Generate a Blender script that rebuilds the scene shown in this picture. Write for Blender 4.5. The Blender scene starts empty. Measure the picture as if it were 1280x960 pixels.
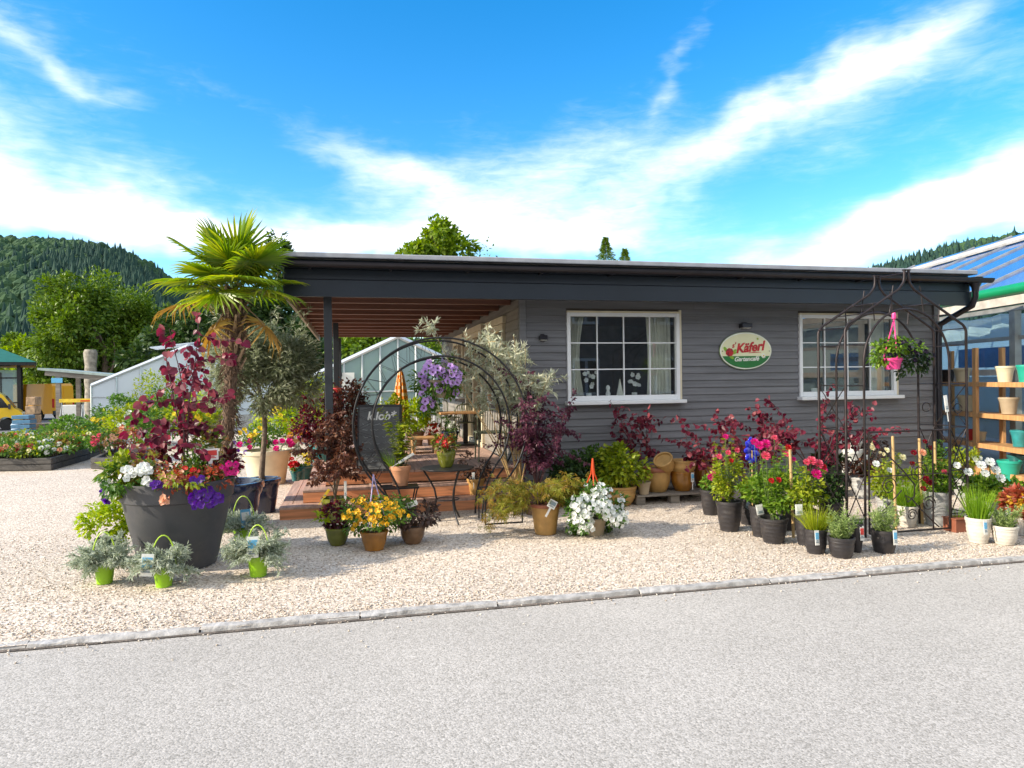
import bpy, math, random
import numpy as np
from mathutils import Matrix, Vector, Quaternion
rad = math.radians
SC = bpy.context.scene
COL = SC.collection
# ------------------------------------------------------------------ camera model
F = 870.0; YAW = rad(13.0); PITCH = rad(-0.33); ROLL = 0.013; CZ = 1.6
def _basis():
    cy, sy = math.cos(YAW), math.sin(YAW); cp, sp = math.cos(PITCH), math.sin(PITCH)
    fwd = (sy*cp, cy*cp, sp); r0 = (cy, -sy, 0.0); u0 = (-sy*sp, -cy*sp, cp)
    c, s = math.cos(ROLL), math.sin(ROLL)
    return (tuple(c*a-s*b for a, b in zip(r0, u0)), tuple(s*a+c*b for a, b in zip(r0, u0)), fwd)
CR, CU, CF = _basis()
def ray(px, py):
    a = (px-640)/F; b = -(py-480)/F
    return tuple(CF[i]+a*CR[i]+b*CU[i] for i in range(3))
def gp(px, py, z=0.0):                      # where a picture point meets the level z
    d = ray(px, py); t = (z-CZ)/d[2]; return (d[0]*t, d[1]*t, z)
def fp(px, py, Y):                          # ... meets the upright plane y = Y
    d = ray(px, py); t = Y/d[1]; return (d[0]*t, Y, CZ+d[2]*t)
def dep(p):
    return p[0]*CF[0]+p[1]*CF[1]+(p[2]-CZ)*CF[2]
cam = bpy.data.objects.new('camera', bpy.data.cameras.new('camera')); COL.objects.link(cam)
cam.matrix_world = Matrix(((CR[0], CU[0], -CF[0], 0), (CR[1], CU[1], -CF[1], 0), (CR[2], CU[2], -CF[2], CZ), (0, 0, 0, 1)))
cam.data.sensor_width = 36; cam.data.lens = F/1280*36; cam.data.clip_start = 0.05; cam.data.clip_end = 6000
SC.camera = cam
# ------------------------------------------------------------------ materials
def newmat(name):
    m = bpy.data.materials.new(name); m.use_nodes = True
    nt = m.node_tree; return m, nt, nt.nodes, nt.links, nt.nodes['Principled BSDF']
def ramp(nodes, cols, pos=None, interp='LINEAR'):
    r = nodes.new('ShaderNodeValToRGB'); e = r.color_ramp; e.interpolation = interp
    while len(e.elements) < len(cols): e.elements.new(0.5)
    for i, c in enumerate(cols):
        e.elements[i].position = pos[i] if pos else i/max(1, len(cols)-1)
        e.elements[i].color = (c[0], c[1], c[2], 1)
    return r
def mat(name, c, rough=0.6, metal=0.0, var=0.18, scale=6.0, bump=0.0, bscale=60.0, spec=0.5, coat=0.0, stretch=None, island=0.0, stain=None):
    m, nt, N, L, b = newmat(name)
    tc = N.new('ShaderNodeTexCoord'); mp = N.new('ShaderNodeMapping'); L.new(tc.outputs['Object'], mp.inputs[0])
    if stretch: mp.inputs['Scale'].default_value = stretch
    n = N.new('ShaderNodeTexNoise'); n.inputs['Scale'].default_value = scale; n.inputs['Detail'].default_value = 6
    L.new(mp.outputs[0], n.inputs['Vector'])
    r = ramp(N, [tuple(x*(1-var) for x in c), tuple(min(1, x*(1+var)) for x in c)], [0.3, 0.7])
    L.new(n.outputs['Fac'], r.inputs[0]); out = r.outputs[0]
    if island:                                  # each board or stone its own slight tone
        g = N.new('ShaderNodeNewGeometry'); mr = N.new('ShaderNodeMapRange'); mr.inputs[3].default_value = 1-island; mr.inputs[4].default_value = 1+island
        L.new(g.outputs['Random Per Island'], mr.inputs[0]); hv = N.new('ShaderNodeHueSaturation'); L.new(mr.outputs[0], hv.inputs['Value']); L.new(out, hv.inputs['Color']); out = hv.outputs[0]
    if stain:                                   # blotches of dust and dried splashes
        n3 = N.new('ShaderNodeTexNoise'); n3.inputs['Scale'].default_value = stain[0]; n3.inputs['Detail'].default_value = 9; n3.inputs['Roughness'].default_value = .7; L.new(tc.outputs['Object'], n3.inputs['Vector'])
        r3 = ramp(N, [(0, 0, 0), (1, 1, 1)], [.52, .72]); L.new(n3.outputs['Fac'], r3.inputs[0]); mxs = N.new('ShaderNodeMix'); mxs.data_type = 'RGBA'; mf = N.new('ShaderNodeMath'); mf.operation = 'MULTIPLY'; mf.inputs[1].default_value = stain[1]
        L.new(r3.outputs[0], mf.inputs[0]); L.new(mf.outputs[0], mxs.inputs[0]); L.new(out, mxs.inputs[6]); mxs.inputs[7].default_value = (*stain[2], 1); out = mxs.outputs[2]
    L.new(out, b.inputs['Base Color'])
    b.inputs['Roughness'].default_value = rough; b.inputs['Metallic'].default_value = metal
    b.inputs['Specular IOR Level'].default_value = spec; b.inputs['Coat Weight'].default_value = coat
    if bump:
        n2 = N.new('ShaderNodeTexNoise'); n2.inputs['Scale'].default_value = bscale; n2.inputs['Detail'].default_value = 4
        L.new(mp.outputs[0], n2.inputs['Vector'])
        bp = N.new('ShaderNodeBump'); bp.inputs['Strength'].default_value = bump; bp.inputs['Distance'].default_value = 0.01
        L.new(n2.outputs['Fac'], bp.inputs['Height']); L.new(bp.outputs[0], b.inputs['Normal'])
    return m
def leafmat(name, cols, trans=0.35, rough=0.45, spec=0.35):
    m, nt, N, L, b = newmat(name)
    g = N.new('ShaderNodeNewGeometry'); r = ramp(N, cols)
    L.new(g.outputs['Random Per Island'], r.inputs[0]); L.new(r.outputs[0], b.inputs['Base Color'])
    b.inputs['Roughness'].default_value = rough; b.inputs['Specular IOR Level'].default_value = spec
    if trans > 0:
        t = N.new('ShaderNodeBsdfTranslucent'); mx = N.new('ShaderNodeMixShader'); mx.inputs[0].default_value = trans
        hs = N.new('ShaderNodeHueSaturation'); hs.inputs['Value'].default_value = 1.35; hs.inputs['Saturation'].default_value = 1.1
        L.new(r.outputs[0], hs.inputs['Color']); L.new(hs.outputs[0], t.inputs[0])
        L.new(b.outputs[0], mx.inputs[1]); L.new(t.outputs[0], mx.inputs[2])
        L.new(mx.outputs[0], N['Material Output'].inputs['Surface'])
    return m
def glassmat(name, tint, rough=0.02, opac=0.25, col=(0.5, 0.6, 0.62), ior=1.5):
    # clear pane: see through it, with a fresnel reflection on top and a little milky film
    m, nt, N, L, b = newmat(name)
    tr = N.new('ShaderNodeBsdfTransparent'); tr.inputs[0].default_value = (*tint, 1)
    b.inputs['Base Color'].default_value = (*col, 1); b.inputs['Roughness'].default_value = 0.5
    m1 = N.new('ShaderNodeMixShader'); m1.inputs[0].default_value = opac
    L.new(tr.outputs[0], m1.inputs[1]); L.new(b.outputs[0], m1.inputs[2])
    gl = N.new('ShaderNodeBsdfGlossy'); gl.inputs['Roughness'].default_value = rough
    fr = N.new('ShaderNodeFresnel'); fr.inputs['IOR'].default_value = ior
    ge = N.new('ShaderNodeNewGeometry'); fm = N.new('ShaderNodeMath'); fm.operation = 'SUBTRACT'; fm.use_clamp = True; L.new(fr.outputs[0], fm.inputs[0]); L.new(ge.outputs['Backfacing'], fm.inputs[1])
    m2 = N.new('ShaderNodeMixShader'); L.new(fm.outputs[0], m2.inputs[0])
    L.new(m1.outputs[0], m2.inputs[1]); L.new(gl.outputs[0], m2.inputs[2])
    L.new(m2.outputs[0], N['Material Output'].inputs['Surface'])
    return m
# ------------------------------------------------------------------ mesh builder
class MB:
    def __init__(s): s.V = []; s.F = {}; s.n = 0
    def add(s, V, Fs, m=0):
        V = np.asarray(V, float).reshape(-1, 3)
        by = {}
        for f in Fs: by.setdefault(len(f), []).append(f)
        for k, fl in by.items(): s.F.setdefault((k, m), []).append(np.asarray(fl, int)+s.n)
        s.V.append(V); s.n += len(V)
    def inst(s, tpl, P, X, Y, Z, S, m=0):          # many copies of a small template
        TV, TF = tpl; TV = np.asarray(TV, float); P = np.asarray(P, float); n = len(P)
        if n == 0: return
        S = np.asarray(S, float)
        S = np.broadcast_to(S.reshape(-1, 1) if S.ndim < 2 else S, (n, 3)) if S.size > 1 else np.full((n, 3), float(S))
        W = (TV[None, :, 0:1]*S[:, None, 0:1])*X[:, None, :] + (TV[None, :, 1:2]*S[:, None, 1:2])*Y[:, None, :] + (TV[None, :, 2:3]*S[:, None, 2:3])*Z[:, None, :] + P[:, None, :]
        k = len(TV); off = (np.arange(n)*k)[:, None]
        by = {}
        for f in TF: by.setdefault(len(f), []).append(f)
        for kk, fl in by.items():
            fa = np.asarray(fl, int)
            s.F.setdefault((kk, m), []).append((fa[None]+off[:, :, None]).reshape(-1, kk)+s.n)
        s.V.append(W.reshape(-1, 3)); s.n += n*k
    def box(s, c, d, rz=0.0, rx=0.0, ry=0.0, m=0):
        x, y, z = [a/2 for a in d]
        V = np.array([(-x, -y, -z), (x, -y, -z), (x, y, -z), (-x, y, -z), (-x, -y, z), (x, -y, z), (x, y, z), (-x, y, z)])
        if rz or rx or ry:
            R = np.array(Matrix.Rotation(rz, 3, 'Z') @ Matrix.Rotation(ry, 3, 'Y') @ Matrix.Rotation(rx, 3, 'X')); V = V @ R.T
        s.add(V+np.array(c), [(0, 3, 2, 1), (4, 5, 6, 7), (0, 1, 5, 4), (1, 2, 6, 5), (2, 3, 7, 6), (3, 0, 4, 7)], m)
    def tube(s, pts, r, sides=6, closed=False, m=0, caps=True):
        if closed and len(pts) <= 8:                # sharp cornered loop: one bar per side
            for i in range(len(pts)): s.tube([pts[i], pts[(i+1) % len(pts)]], r, sides, False, m)
            return
        P = np.asarray(pts, float); n = len(P)
        r = np.broadcast_to(np.asarray(r, float), (n,))
        if closed: T = np.roll(P, -1, 0)-np.roll(P, 1, 0)
        else: T = np.gradient(P, axis=0)
        T = T/np.maximum(np.linalg.norm(T, axis=1, keepdims=True), 1e-9)
        a = np.array((0, 0, 1.0)) if abs(T[0][2]) < 0.9 else np.array((1.0, 0, 0))
        u = np.cross(T[0], a); u /= np.linalg.norm(u); U = []
        for i in range(n):
            u = u-T[i]*np.dot(u, T[i]); u /= max(np.linalg.norm(u), 1e-9); U.append(u)
        U = np.array(U); W = np.cross(T, U)
        an = np.arange(sides)*2*math.pi/sides
        V = P[:, None]+r[:, None, None]*(np.cos(an)[None, :, None]*U[:, None]+np.sin(an)[None, :, None]*W[:, None])
        Fs = []
        for i in range(n if closed else n-1):
            j = (i+1) % n
            for k in range(sides):
                l = (k+1) % sides; Fs.append((i*sides+k, i*sides+l, j*sides+l, j*sides+k))
        if not closed and caps: Fs += [tuple(range(sides))[::-1], tuple((n-1)*sides+k for k in range(sides))]
        s.add(V.reshape(-1, 3), Fs, m)
    def lathe(s, prof, seg=28, c=(0, 0, 0), m=0, tilt=None, squash=1.0):
        V = []
        for r, z in prof:
            for k in range(seg):
                a = 2*math.pi*k/seg; V.append((r*math.cos(a), squash*r*math.sin(a), z))
        V = np.array(V)
        if tilt is not None: V = V @ np.array(tilt).T
        Fs = []
        for i in range(len(prof)-1):
            for k in range(seg):
                l = (k+1) % seg; Fs.append((i*seg+k, i*seg+l, (i+1)*seg+l, (i+1)*seg+k))
        if prof[0][0] > 1e-4: Fs.append(tuple(range(seg))[::-1])
        if prof[-1][0] > 1e-4: Fs.append(tuple((len(prof)-1)*seg+k for k in range(seg)))
        s.add(V+np.array(c), Fs, m)
    def prism(s, poly, y0, y1, m=0, plane='xz', off=(0, 0, 0)):   # polygon in a plane, extruded along the third axis
        n = len(poly)
        def pt(p, h): return {'xz': (p[0], h, p[1]), 'yz': (h, p[0], p[1]), 'xy': (p[0], p[1], h)}[plane]
        V = [pt(p, y0) for p in poly]+[pt(p, y1) for p in poly]
        Fs = [tuple(range(n))[::-1], tuple(range(n, 2*n))]+[(i, (i+1) % n, n+(i+1) % n, n+i) for i in range(n)]
        s.add(np.array(V)+np.array(off), Fs, m)
    def build(s, name, mats, smooth=None):
        me = bpy.data.meshes.new(name)
        V = np.concatenate(s.V) if s.V else np.zeros((0, 3))
        fl = [(k, m, np.concatenate(a)) for (k, m), a in s.F.items()]
        me.vertices.add(len(V)); me.vertices.foreach_set('co', V.ravel())
        nl = sum(a.size for _, _, a in fl); nf = sum(len(a) for _, _, a in fl)
        me.loops.add(nl); me.polygons.add(nf)
        li = np.concatenate([a.ravel() for _, _, a in fl]) if fl else np.zeros(0, int)
        tot = np.concatenate([np.full(len(a), k) for k, _, a in fl]) if fl else np.zeros(0, int)
        me.loops.foreach_set('vertex_index', li.astype(np.int32))
        me.polygons.foreach_set('loop_start', np.concatenate([[0], np.cumsum(tot)[:-1]]).astype(np.int32))
        me.polygons.foreach_set('material_index', np.concatenate([np.full(len(a), m) for _, m, a in fl]).astype(np.int32))
        for mm in (mats if isinstance(mats, (list, tuple)) else [mats]): me.materials.append(mm)
        me.update(calc_edges=True); me.validate()
        me.polygons.foreach_set('use_smooth', np.full(len(me.polygons), smooth is not None))
        if smooth is not None: me.set_sharp_from_angle(angle=rad(smooth))
        return me
def obj(name, data, parent=None, loc=None, label=None):
    o = bpy.data.objects.new(name, data); COL.objects.link(o)
    if parent: o.parent = parent
    if loc is not None: o.location = loc
    if label: o['label'] = label
    return o
def part(name, mb, mats, parent=None, smooth=None, bev=0, label=None):
    o = obj(name, mb.build(name, mats, smooth), parent, label=label)
    if bev:
        b = o.modifiers.new('bevel', 'BEVEL'); b.width = bev; b.segments = 2; b.limit_method = 'ANGLE'; b.angle_limit = rad(40)
    return o
def tag(o, label, cat, group=None, kind=None):
    o['label'] = label; o['category'] = cat
    if group: o['group'] = group
    if kind: o['kind'] = kind
    return o
def thing(name, label, cat, loc, group=None, rz=0.0):
    o = obj(name, None, None, loc); o.rotation_euler.z = rz; o.empty_display_size = 0.1
    return tag(o, label, cat, group)
def struct(o): o['kind'] = 'structure'; return o
def copy_tree(o, parent=None):
    c = o.copy(); COL.objects.link(c)
    if parent: c.parent = parent
    for ch in list(o.children): copy_tree(ch, c)
    return c
# ------------------------------------------------------------------ foliage
LEAF = ([(0, 0, 0), (-.3, .4, .07), (0, 1, -.12), (.3, .4, .07), (0, .45, -.02)], [(0, 4, 2, 1), (0, 3, 2, 4)])
NARROW = ([(0, 0, 0), (-.13, .4, .03), (0, 1, -.1), (.13, .4, .03)], [(0, 3, 2, 1)])
LANCE = ([(0, 0, 0), (-.07, .35, .02), (0, 1, -.08), (.07, .35, .02)], [(0, 3, 2, 1)])
HEART = ([(0, .06, 0), (-.27, -.02, .05), (-.5, .25, .1), (-.45, .6, .06), (-.2, .88, -.03), (0, 1.02, -.1), (.2, .88, -.03), (.45, .6, .06), (.5, .25, .1), (.27, -.02, .05)],
         [(0, 5, 4, 3, 2, 1), (0, 9, 8, 7, 6, 5)])
def _star():
    V = [(0, 0, 0)]; Fs = []
    for a, l in ((-75, .6), (-40, .85), (0, 1), (40, .85), (75, .6)):
        a = rad(a); d = np.array((math.sin(a), math.cos(a), 0)); p = np.array((math.cos(a), -math.sin(a), 0)); i = len(V)
        V += [tuple(d*l*.45-p*.06), tuple(d*l+np.array((0, 0, -.12*l))), tuple(d*l*.45+p*.06)]; Fs.append((0, i+2, i+1, i))
    return V, Fs
STAR = _star()
def norm(a): return a/np.maximum(np.linalg.norm(a, axis=-1, keepdims=True), 1e-9)
def leaves(mb, tpl, P, D, Nh, S, m=0):
    P = np.asarray(P, float); D = norm(np.asarray(D, float)); X = np.cross(D, Nh); X = norm(X); Z = np.cross(X, D)
    mb.inst(tpl, P, X, D, Z, S, m)
def rsph(rng, n): return norm(rng.normal(size=(n, 3)))
def bush(mb, rng, c, R, n, size, tpl=LEAF, clumps=14, m=0, cs=.42, droop=0.0, lo=-.75, shell=.55):
    R = np.array(R, float); c = np.array(c, float)
    d = rsph(rng, clumps*4); d = d[d[:, 2] > lo][:clumps]; K = len(d)
    cc = d*rng.uniform(shell, .85, (K, 1)); cr = rng.uniform(.6, 1.1, K)*cs
    k = rng.integers(0, K, n); o = rsph(rng, n)*(rng.uniform(0, 1, (n, 1))**.4)*cr[k][:, None]
    q = cc[k]+o; out = norm(q*.6+o*1.2)
    D = norm(out+rsph(rng, n)*.7+np.array((0, 0, -droop)))
    Nh = norm(out*.6+np.array((0, 0, .7))+rsph(rng, n)*.55)
    P = c+q*R
    leaves(mb, tpl, P, D, Nh, size*rng.uniform(.65, 1.25, n), m)
    return P, out
def path(p0, d, L, bend, n=6, rng=None, wob=.05):
    p = np.array(p0, float); d = np.array(d, float); d /= np.linalg.norm(d); out = [p.copy()]
    for i in range(n-1):
        d = d+np.array(bend)*(1/(n-1)); 
        if rng is not None: d = d+rng.normal(size=3)*wob
        d /= np.linalg.norm(d); p = p+d*L/(n-1); out.append(p.copy())
    return np.array(out)
def along(pts, t):
    f = t*(len(pts)-1); i = np.minimum(f.astype(int), len(pts)-2); w = (f-i)[:, None]
    return pts[i]*(1-w)+pts[i+1]*w, norm(pts[i+1]-pts[i])
def stems(ms, ml, rng, base, n, H, spread, per, size, tpl=LEAF, m=0, sm=0, r=.004, bend=-.3, start=.2, br=.02, up=.4, hv=.25, wob=.06):
    tips = []
    for i in range(n):
        a = 2*math.pi*(i+rng.uniform(-.4, .4))/n; sp = spread*rng.uniform(.25, 1)
        d = (math.cos(a)*sp, math.sin(a)*sp, 1)
        p0 = np.array(base)+np.array((math.cos(a), math.sin(a), 0))*br*rng.uniform(0, 1)
        pts = path(p0, d, H*rng.uniform(1-hv, 1+hv*.4)*math.sqrt(1+sp*sp)*.9, (0, 0, bend), 6, rng, wob)
        ms.tube(pts, np.linspace(r, r*.4, 6), 5, m=sm)
        t = rng.uniform(start, 1, per); P, T = along(pts, t)
        s = rsph(rng, per); s = norm(s-T*np.sum(s*T, 1, keepdims=True))
        D = norm(s+T*up+np.array((0, 0, -.15)))
        leaves(ml, tpl, P, D, norm(np.array((0, 0, 1))+rsph(rng, per)*.6), size*rng.uniform(.6, 1.2, per), m)
        tips.append(pts[-1])
    return np.array(tips)
def grass(mb, rng, base, n, H, spread, w, m=0, br=.04, bend=-.9):
    seg = 5; V = []; Fs = []
    for i in range(n):
        a = rng.uniform(0, 2*math.pi); sp = spread*rng.uniform(0, 1)**.7
        p0 = np.array(base)+np.array((math.cos(a), math.sin(a), 0))*br*rng.uniform(0, 1)
        pts = path(p0, (math.cos(a)*sp, math.sin(a)*sp, 1), H*rng.uniform(.6, 1.15), (math.cos(a)*sp*.4, math.sin(a)*sp*.4, bend*rng.uniform(.2, 1)*sp), seg)
        b = rng.uniform(0, 2*math.pi); x = np.array((math.cos(b), math.sin(b), 0)); i0 = len(V)
        for j in range(seg):
            ww = w*(1-(j/(seg-1))**2*.9); V += [pts[j]-x*ww, pts[j]+x*ww]
        Fs += [(i0+2*j, i0+2*j+1, i0+2*j+3, i0+2*j+2) for j in range(seg-1)]
    mb.add(V, Fs, m)
# ---- flowers: one small mesh per kind, every bloom an object of its own
def flower_mesh(name, mats, petals=5, cup=.25, eye=.16, notch=.8):
    b = MB(); k = petals*4; V = [(0, 0, 0)]
    for ring, rr in ((1, .55), (2, 1.0)):
        for i in range(k):
            a = 2*math.pi*i/k; ph = (i % 4)/4; r = rr*(1 if ring == 1 else (notch+(1-notch)*math.sin(math.pi*ph)))
            V.append((r*math.cos(a), r*math.sin(a), cup*rr*rr+(.06*math.sin(math.pi*ph) if ring == 2 else 0)))
    Fs = [(0, 1+i, 1+(i+1) % k) for i in range(k)]+[(1+i, 1+k+i, 1+k+(i+1) % k, 1+(i+1) % k) for i in range(k)]
    b.add(V, Fs, 0)
    b.lathe([(eye, .03), (eye*.9, .08), (eye*.3, .12)], 8, m=1)
    b.lathe([(.06, -.5), (.05, -.05)], 5, m=2)
    return b.build(name, mats, 60)
def rose_mesh(name, mats):
    b = MB(); rng = np.random.default_rng(5)
    for ring, (n, r, tilt, z) in enumerate(((3, .25, .25, .2), (5, .5, .55, .12), (6, .8, .95, 0), (6, .95, 1.25, -.08))):
        for i in range(n):
            a = 2*math.pi*(i+.5*ring)/n+rng.uniform(-.2, .2); V = []
            for j in range(4):
                for l in range(4):
                    u = (l/3-.5)*1.5*(.55+.45*math.sin(math.pi*min(1, j/3*.8+.2))); h = j/3
                    rr = r*(.25+h*.75); aa = a+u*.75
                    zz = z+h*.75*math.cos(tilt)+.12*(u*u); V.append((rr*math.cos(aa), rr*math.sin(aa), zz))
            b.add(V, [(j*4+l, j*4+l+1, j*4+l+5, j*4+l+4) for j in range(3) for l in range(3)], 0)
    b.lathe([(.06, -.6), (.2, -.1), (.1, .05)], 6, m=2)
    return b.build(name, mats, 50)
def blooms(root, name, me, P, Nn, S, rng):
    for p, n, s in zip(P, Nn, np.broadcast_to(S, (len(P),))):
        o = obj(name, me, root)
        q = Vector(n).to_track_quat('Z', 'Y') @ Quaternion((0, 0, 1), rng.uniform(0, 6.28))
        sc = s*rng.uniform(.8, 1.15)
        o.matrix_local = Matrix.LocRotScale(Vector(p), q, (sc, sc, sc))
def flower_mass(root, name, me, P, Nn, S, mats, rng):      # the hundreds of further small blooms, as one mass
    V = np.array([v.co[:] for v in me.vertices]); Fs = [tuple(p.vertices) for p in me.polygons if p.material_index == 0]; nv = 1+max(max(f) for f in Fs); T = (V[:nv], Fs)
    b = MB(); Z = norm(np.asarray(Nn)); X = norm(np.cross(Z, rsph(rng, len(P)))); b.inst(T, P, X, np.cross(Z, X), Z, S*rng.uniform(.75, 1.15, len(P)))
    o = part(name, b, mats, root); o['kind'] = 'stuff'; return o
def pick(rng, P, O, n, front=True, minz=-1e9, mind=.02, up=.35):
    sc = O[:, 2]*up+(-O[:, 1] if front else 0)+rng.uniform(0, .9, len(P))
    idx = np.argsort(-sc); got = []
    for i in idx:
        if P[i][2] < minz: continue
        if all(np.linalg.norm(P[i]-P[j]) > mind for j in got): got.append(i)
        if len(got) >= n: break
    return P[got], norm(O[got]+np.array((0, -.45, .25)))
def kx(p): t = (p[0]*CR[0]+p[1]*CR[1])/dep(p); return 1/math.sqrt(1+t*t)      # wide lens: round things off the axis read wider than they are
def pot(root, m, wt, wb, h, rim=.12, ribs=0, soil=True, name='pot', belly=0, lip=1.05):
    k_ = kx(root.location); rt, rb = wt/2*k_, wb/2*k_; prof = [(rb*.9, 0), (rb, .006)]
    n = max(12, ribs*4) if ribs else 10
    for i in range(1, n+1):
        t = i/n; r = rb+(rt-rb)*t+belly*math.sin(math.pi*t)*rt
        if ribs: r += .012*rt*math.sin(2*math.pi*ribs*t)
        prof.append((r/(lip if t <= 1-rim and rim else 1), h*t*(1-rim) if t < 1 else h*(1-rim)))
    if rim: prof += [(rt*lip, h*(1-rim)+.001), (rt*lip*1.01, h*(1-rim*.5)), (rt*lip, h)]
    else: prof += [(rt, h)]
    prof += [(rt*.98, h+.004), (rt*.9, h), (rt*.86, h*.86)]
    b = MB(); b.lathe(prof, 32); o = part(name, b, m, root, 35)
    if soil:
        b = MB(); b.lathe([(rt*.87, h*.85), (rt*.4, h*.9), (0.001, h*.91)], 20); part('soil', b, SOIL, root, 60)
    return o
def plant_tag(root, p, w, h, m, rz=0.0, rx=0.0, stick=True):
    b = MB(); b.box((0, 0, h/2), (w, .004, h))
    if stick: b.box((0, 0, -.05), (w*.25, .003, .1), m=0)
    if True:
        b.box((0, -.004, h*.62), (w*.8, .003, h*.45), m=1); b.box((0, -.004, h*.2), (w*.7, .003, h*.06), m=2); b.box((0, -.004, h*.3), (w*.5, .003, h*.05), m=2)
    o = part('plant_label', b, m, root); o.location = p; o.rotation_euler = (rx, 0, rz); return o
# ------------------------------------------------------------------ sky and sun
SUN_AZ = rad(263.5)      # compass bearing of the sun from +Y, clockwise: far left, a touch in front of the facade
SUN_EL = rad(27)
sun = bpy.data.objects.new('sun', bpy.data.lights.new('sun', 'SUN')); COL.objects.link(sun)
sun.data.energy = 4.3; sun.data.angle = rad(0.6); sun.data.color = (1.0, 0.89, 0.72)
sd = Vector((math.sin(SUN_AZ)*math.cos(SUN_EL), math.cos(SUN_AZ)*math.cos(SUN_EL), math.sin(SUN_EL)))
sun.rotation_euler = sd.to_track_quat('Z', 'Y').to_euler()
W = bpy.data.worlds.new('World'); SC.world = W; W.use_nodes = True
nt = W.node_tree; N, L = nt.nodes, nt.links; bg = N['Background']
sky = N.new('ShaderNodeTexSky'); sky.sky_type = 'NISHITA'; sky.sun_disc = False
sky.sun_elevation = SUN_EL; sky.sun_rotation = SUN_AZ; sky.air_density = 1.0; sky.dust_density = 0.3; sky.ozone_density = 2.5
hs = N.new('ShaderNodeHueSaturation'); hs.inputs['Saturation'].default_value = 1.42; hs.inputs['Value'].default_value = 1.28; hs.inputs['Hue'].default_value = 0.498
L.new(sky.outputs[0], hs.inputs['Color'])
def mth(op, a, b=None, c=None, clamp=False):
    n = N.new('ShaderNodeMath'); n.operation = op; n.use_clamp = clamp
    for i, x in enumerate((a, b, c)):
        if x is None: continue
        if isinstance(x, (int, float)): n.inputs[i].default_value = x
        else: L.new(x, n.inputs[i])
    return n.outputs[0]
tc = N.new('ShaderNodeTexCoord'); sx = N.new('ShaderNodeSeparateXYZ'); L.new(tc.outputs['Generated'], sx.inputs[0])
az = mth('ARCTAN2', sx.outputs[0], sx.outputs[1]); el = mth('ARCSINE', sx.outputs[2])
cv = N.new('ShaderNodeCombineXYZ'); L.new(az, cv.inputs[0]); L.new(el, cv.inputs[1])
def noise(scale, stretch, rotz, detail=7, rough=.55, dist=0.0, off=0.0):
    mp = N.new('ShaderNodeMapping'); mp.inputs['Rotation'].default_value = (0, 0, rotz); mp.inputs['Scale'].default_value = (*stretch, 1); mp.inputs['Location'].default_value = (off, off*.7, 0)
    L.new(cv.outputs[0], mp.inputs[0]); n = N.new('ShaderNodeTexNoise'); n.inputs['Scale'].default_value = scale
    n.inputs['Detail'].default_value = detail; n.inputs['Roughness'].default_value = rough; n.inputs['Distortion'].default_value = dist
    L.new(mp.outputs[0], n.inputs['Vector']); return n
w1 = noise(5, (1, 1.4), -.35, 4); sw = N.new('ShaderNodeSeparateColor'); L.new(w1.outputs['Color'], sw.inputs[0])
azw = mth('ADD', az, mth('MULTIPLY', mth('SUBTRACT', sw.outputs[0], .5), .30))
elw = mth('ADD', el, mth('MULTIPLY', mth('SUBTRACT', sw.outputs[1], .5), .13))
def cloud(px, py, a, b, ang, amp):     # a soft bank of cloud round one direction of the sky
    d = ray(px, py); l = math.sqrt(sum(x*x for x in d)); a0 = math.atan2(d[0], d[1]); e0 = math.asin(d[2]/l)
    da = mth('SUBTRACT', azw, a0); de = mth('SUBTRACT', elw, e0); c, s = math.cos(ang), math.sin(ang)
    u = mth('ADD', mth('MULTIPLY', da, c/a), mth('MULTIPLY', de, s/a)); v = mth('ADD', mth('MULTIPLY', da, -s/b), mth('MULTIPLY', de, c/b))
    g = mth('EXPONENT', mth('MULTIPLY', mth('ADD', mth('MULTIPLY', u, u), mth('MULTIPLY', v, v)), -1.0)); return mth('MULTIPLY', g, amp)
BANKS = [(660, 235, .28, .085, .12, 1.05), (455, 205, .13, .035, -.35, .75), (560, 300, .42, .03, .0, .8), (960, 155, .26, .030, .42, .75),
         (1100, 95, .14, .07, .45, .75), (850, 85, .11, .018, .75, .5), (1260, 235, .17, .045, .30, 1.1), (1060, 300, .26, .03, .10, 1.0),
         (150, 275, .34, .035, -.06, 1.0), (40, 205, .17, .055, -.35, .62), (85, 75, .10, .016, -.42, .62), (270, 105, .10, .02, -.3, .3),
         (1290, 60, .05, .03, .2, .25), (-300, 100, .3, .2, .2, .8), (1700, 100, .3, .2, .2, .8)]
tot = None
for bkt in BANKS:
    g = cloud(*bkt); tot = g if tot is None else mth('ADD', tot, g)
n1 = noise(7, (1, 3.2), -.32, 9, .62, .4); n2 = noise(22, (1, 4.5), -.42, 9, .66, .8, 3.0)
fb = mth('ADD', mth('MULTIPLY', n1.outputs['Fac'], .62), mth('MULTIPLY', n2.outputs['Fac'], .38))
dens = mth('ADD', tot, mth('MULTIPLY', mth('SUBTRACT', fb, .5), 1.5))
mb_ = N.new('ShaderNodeMapRange'); mb_.inputs[1].default_value = .12; mb_.inputs[2].default_value = -.3; mb_.inputs[3].default_value = 0; mb_.inputs[4].default_value = 1.5; L.new(sx.outputs[1], mb_.inputs[0])   # unseen bright cloud added behind and overhead as neutral white fill light
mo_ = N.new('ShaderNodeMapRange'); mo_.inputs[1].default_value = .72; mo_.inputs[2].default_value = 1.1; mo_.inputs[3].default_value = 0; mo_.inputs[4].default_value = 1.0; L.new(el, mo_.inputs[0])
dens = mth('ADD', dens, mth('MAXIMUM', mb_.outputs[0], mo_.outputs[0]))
cr_ = N.new('ShaderNodeMapRange'); cr_.interpolation_type = 'SMOOTHSTEP'; cr_.inputs[1].default_value = .22; cr_.inputs[2].default_value = 2.0; L.new(dens, cr_.inputs[0])
CLOUD = 6.6
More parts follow.
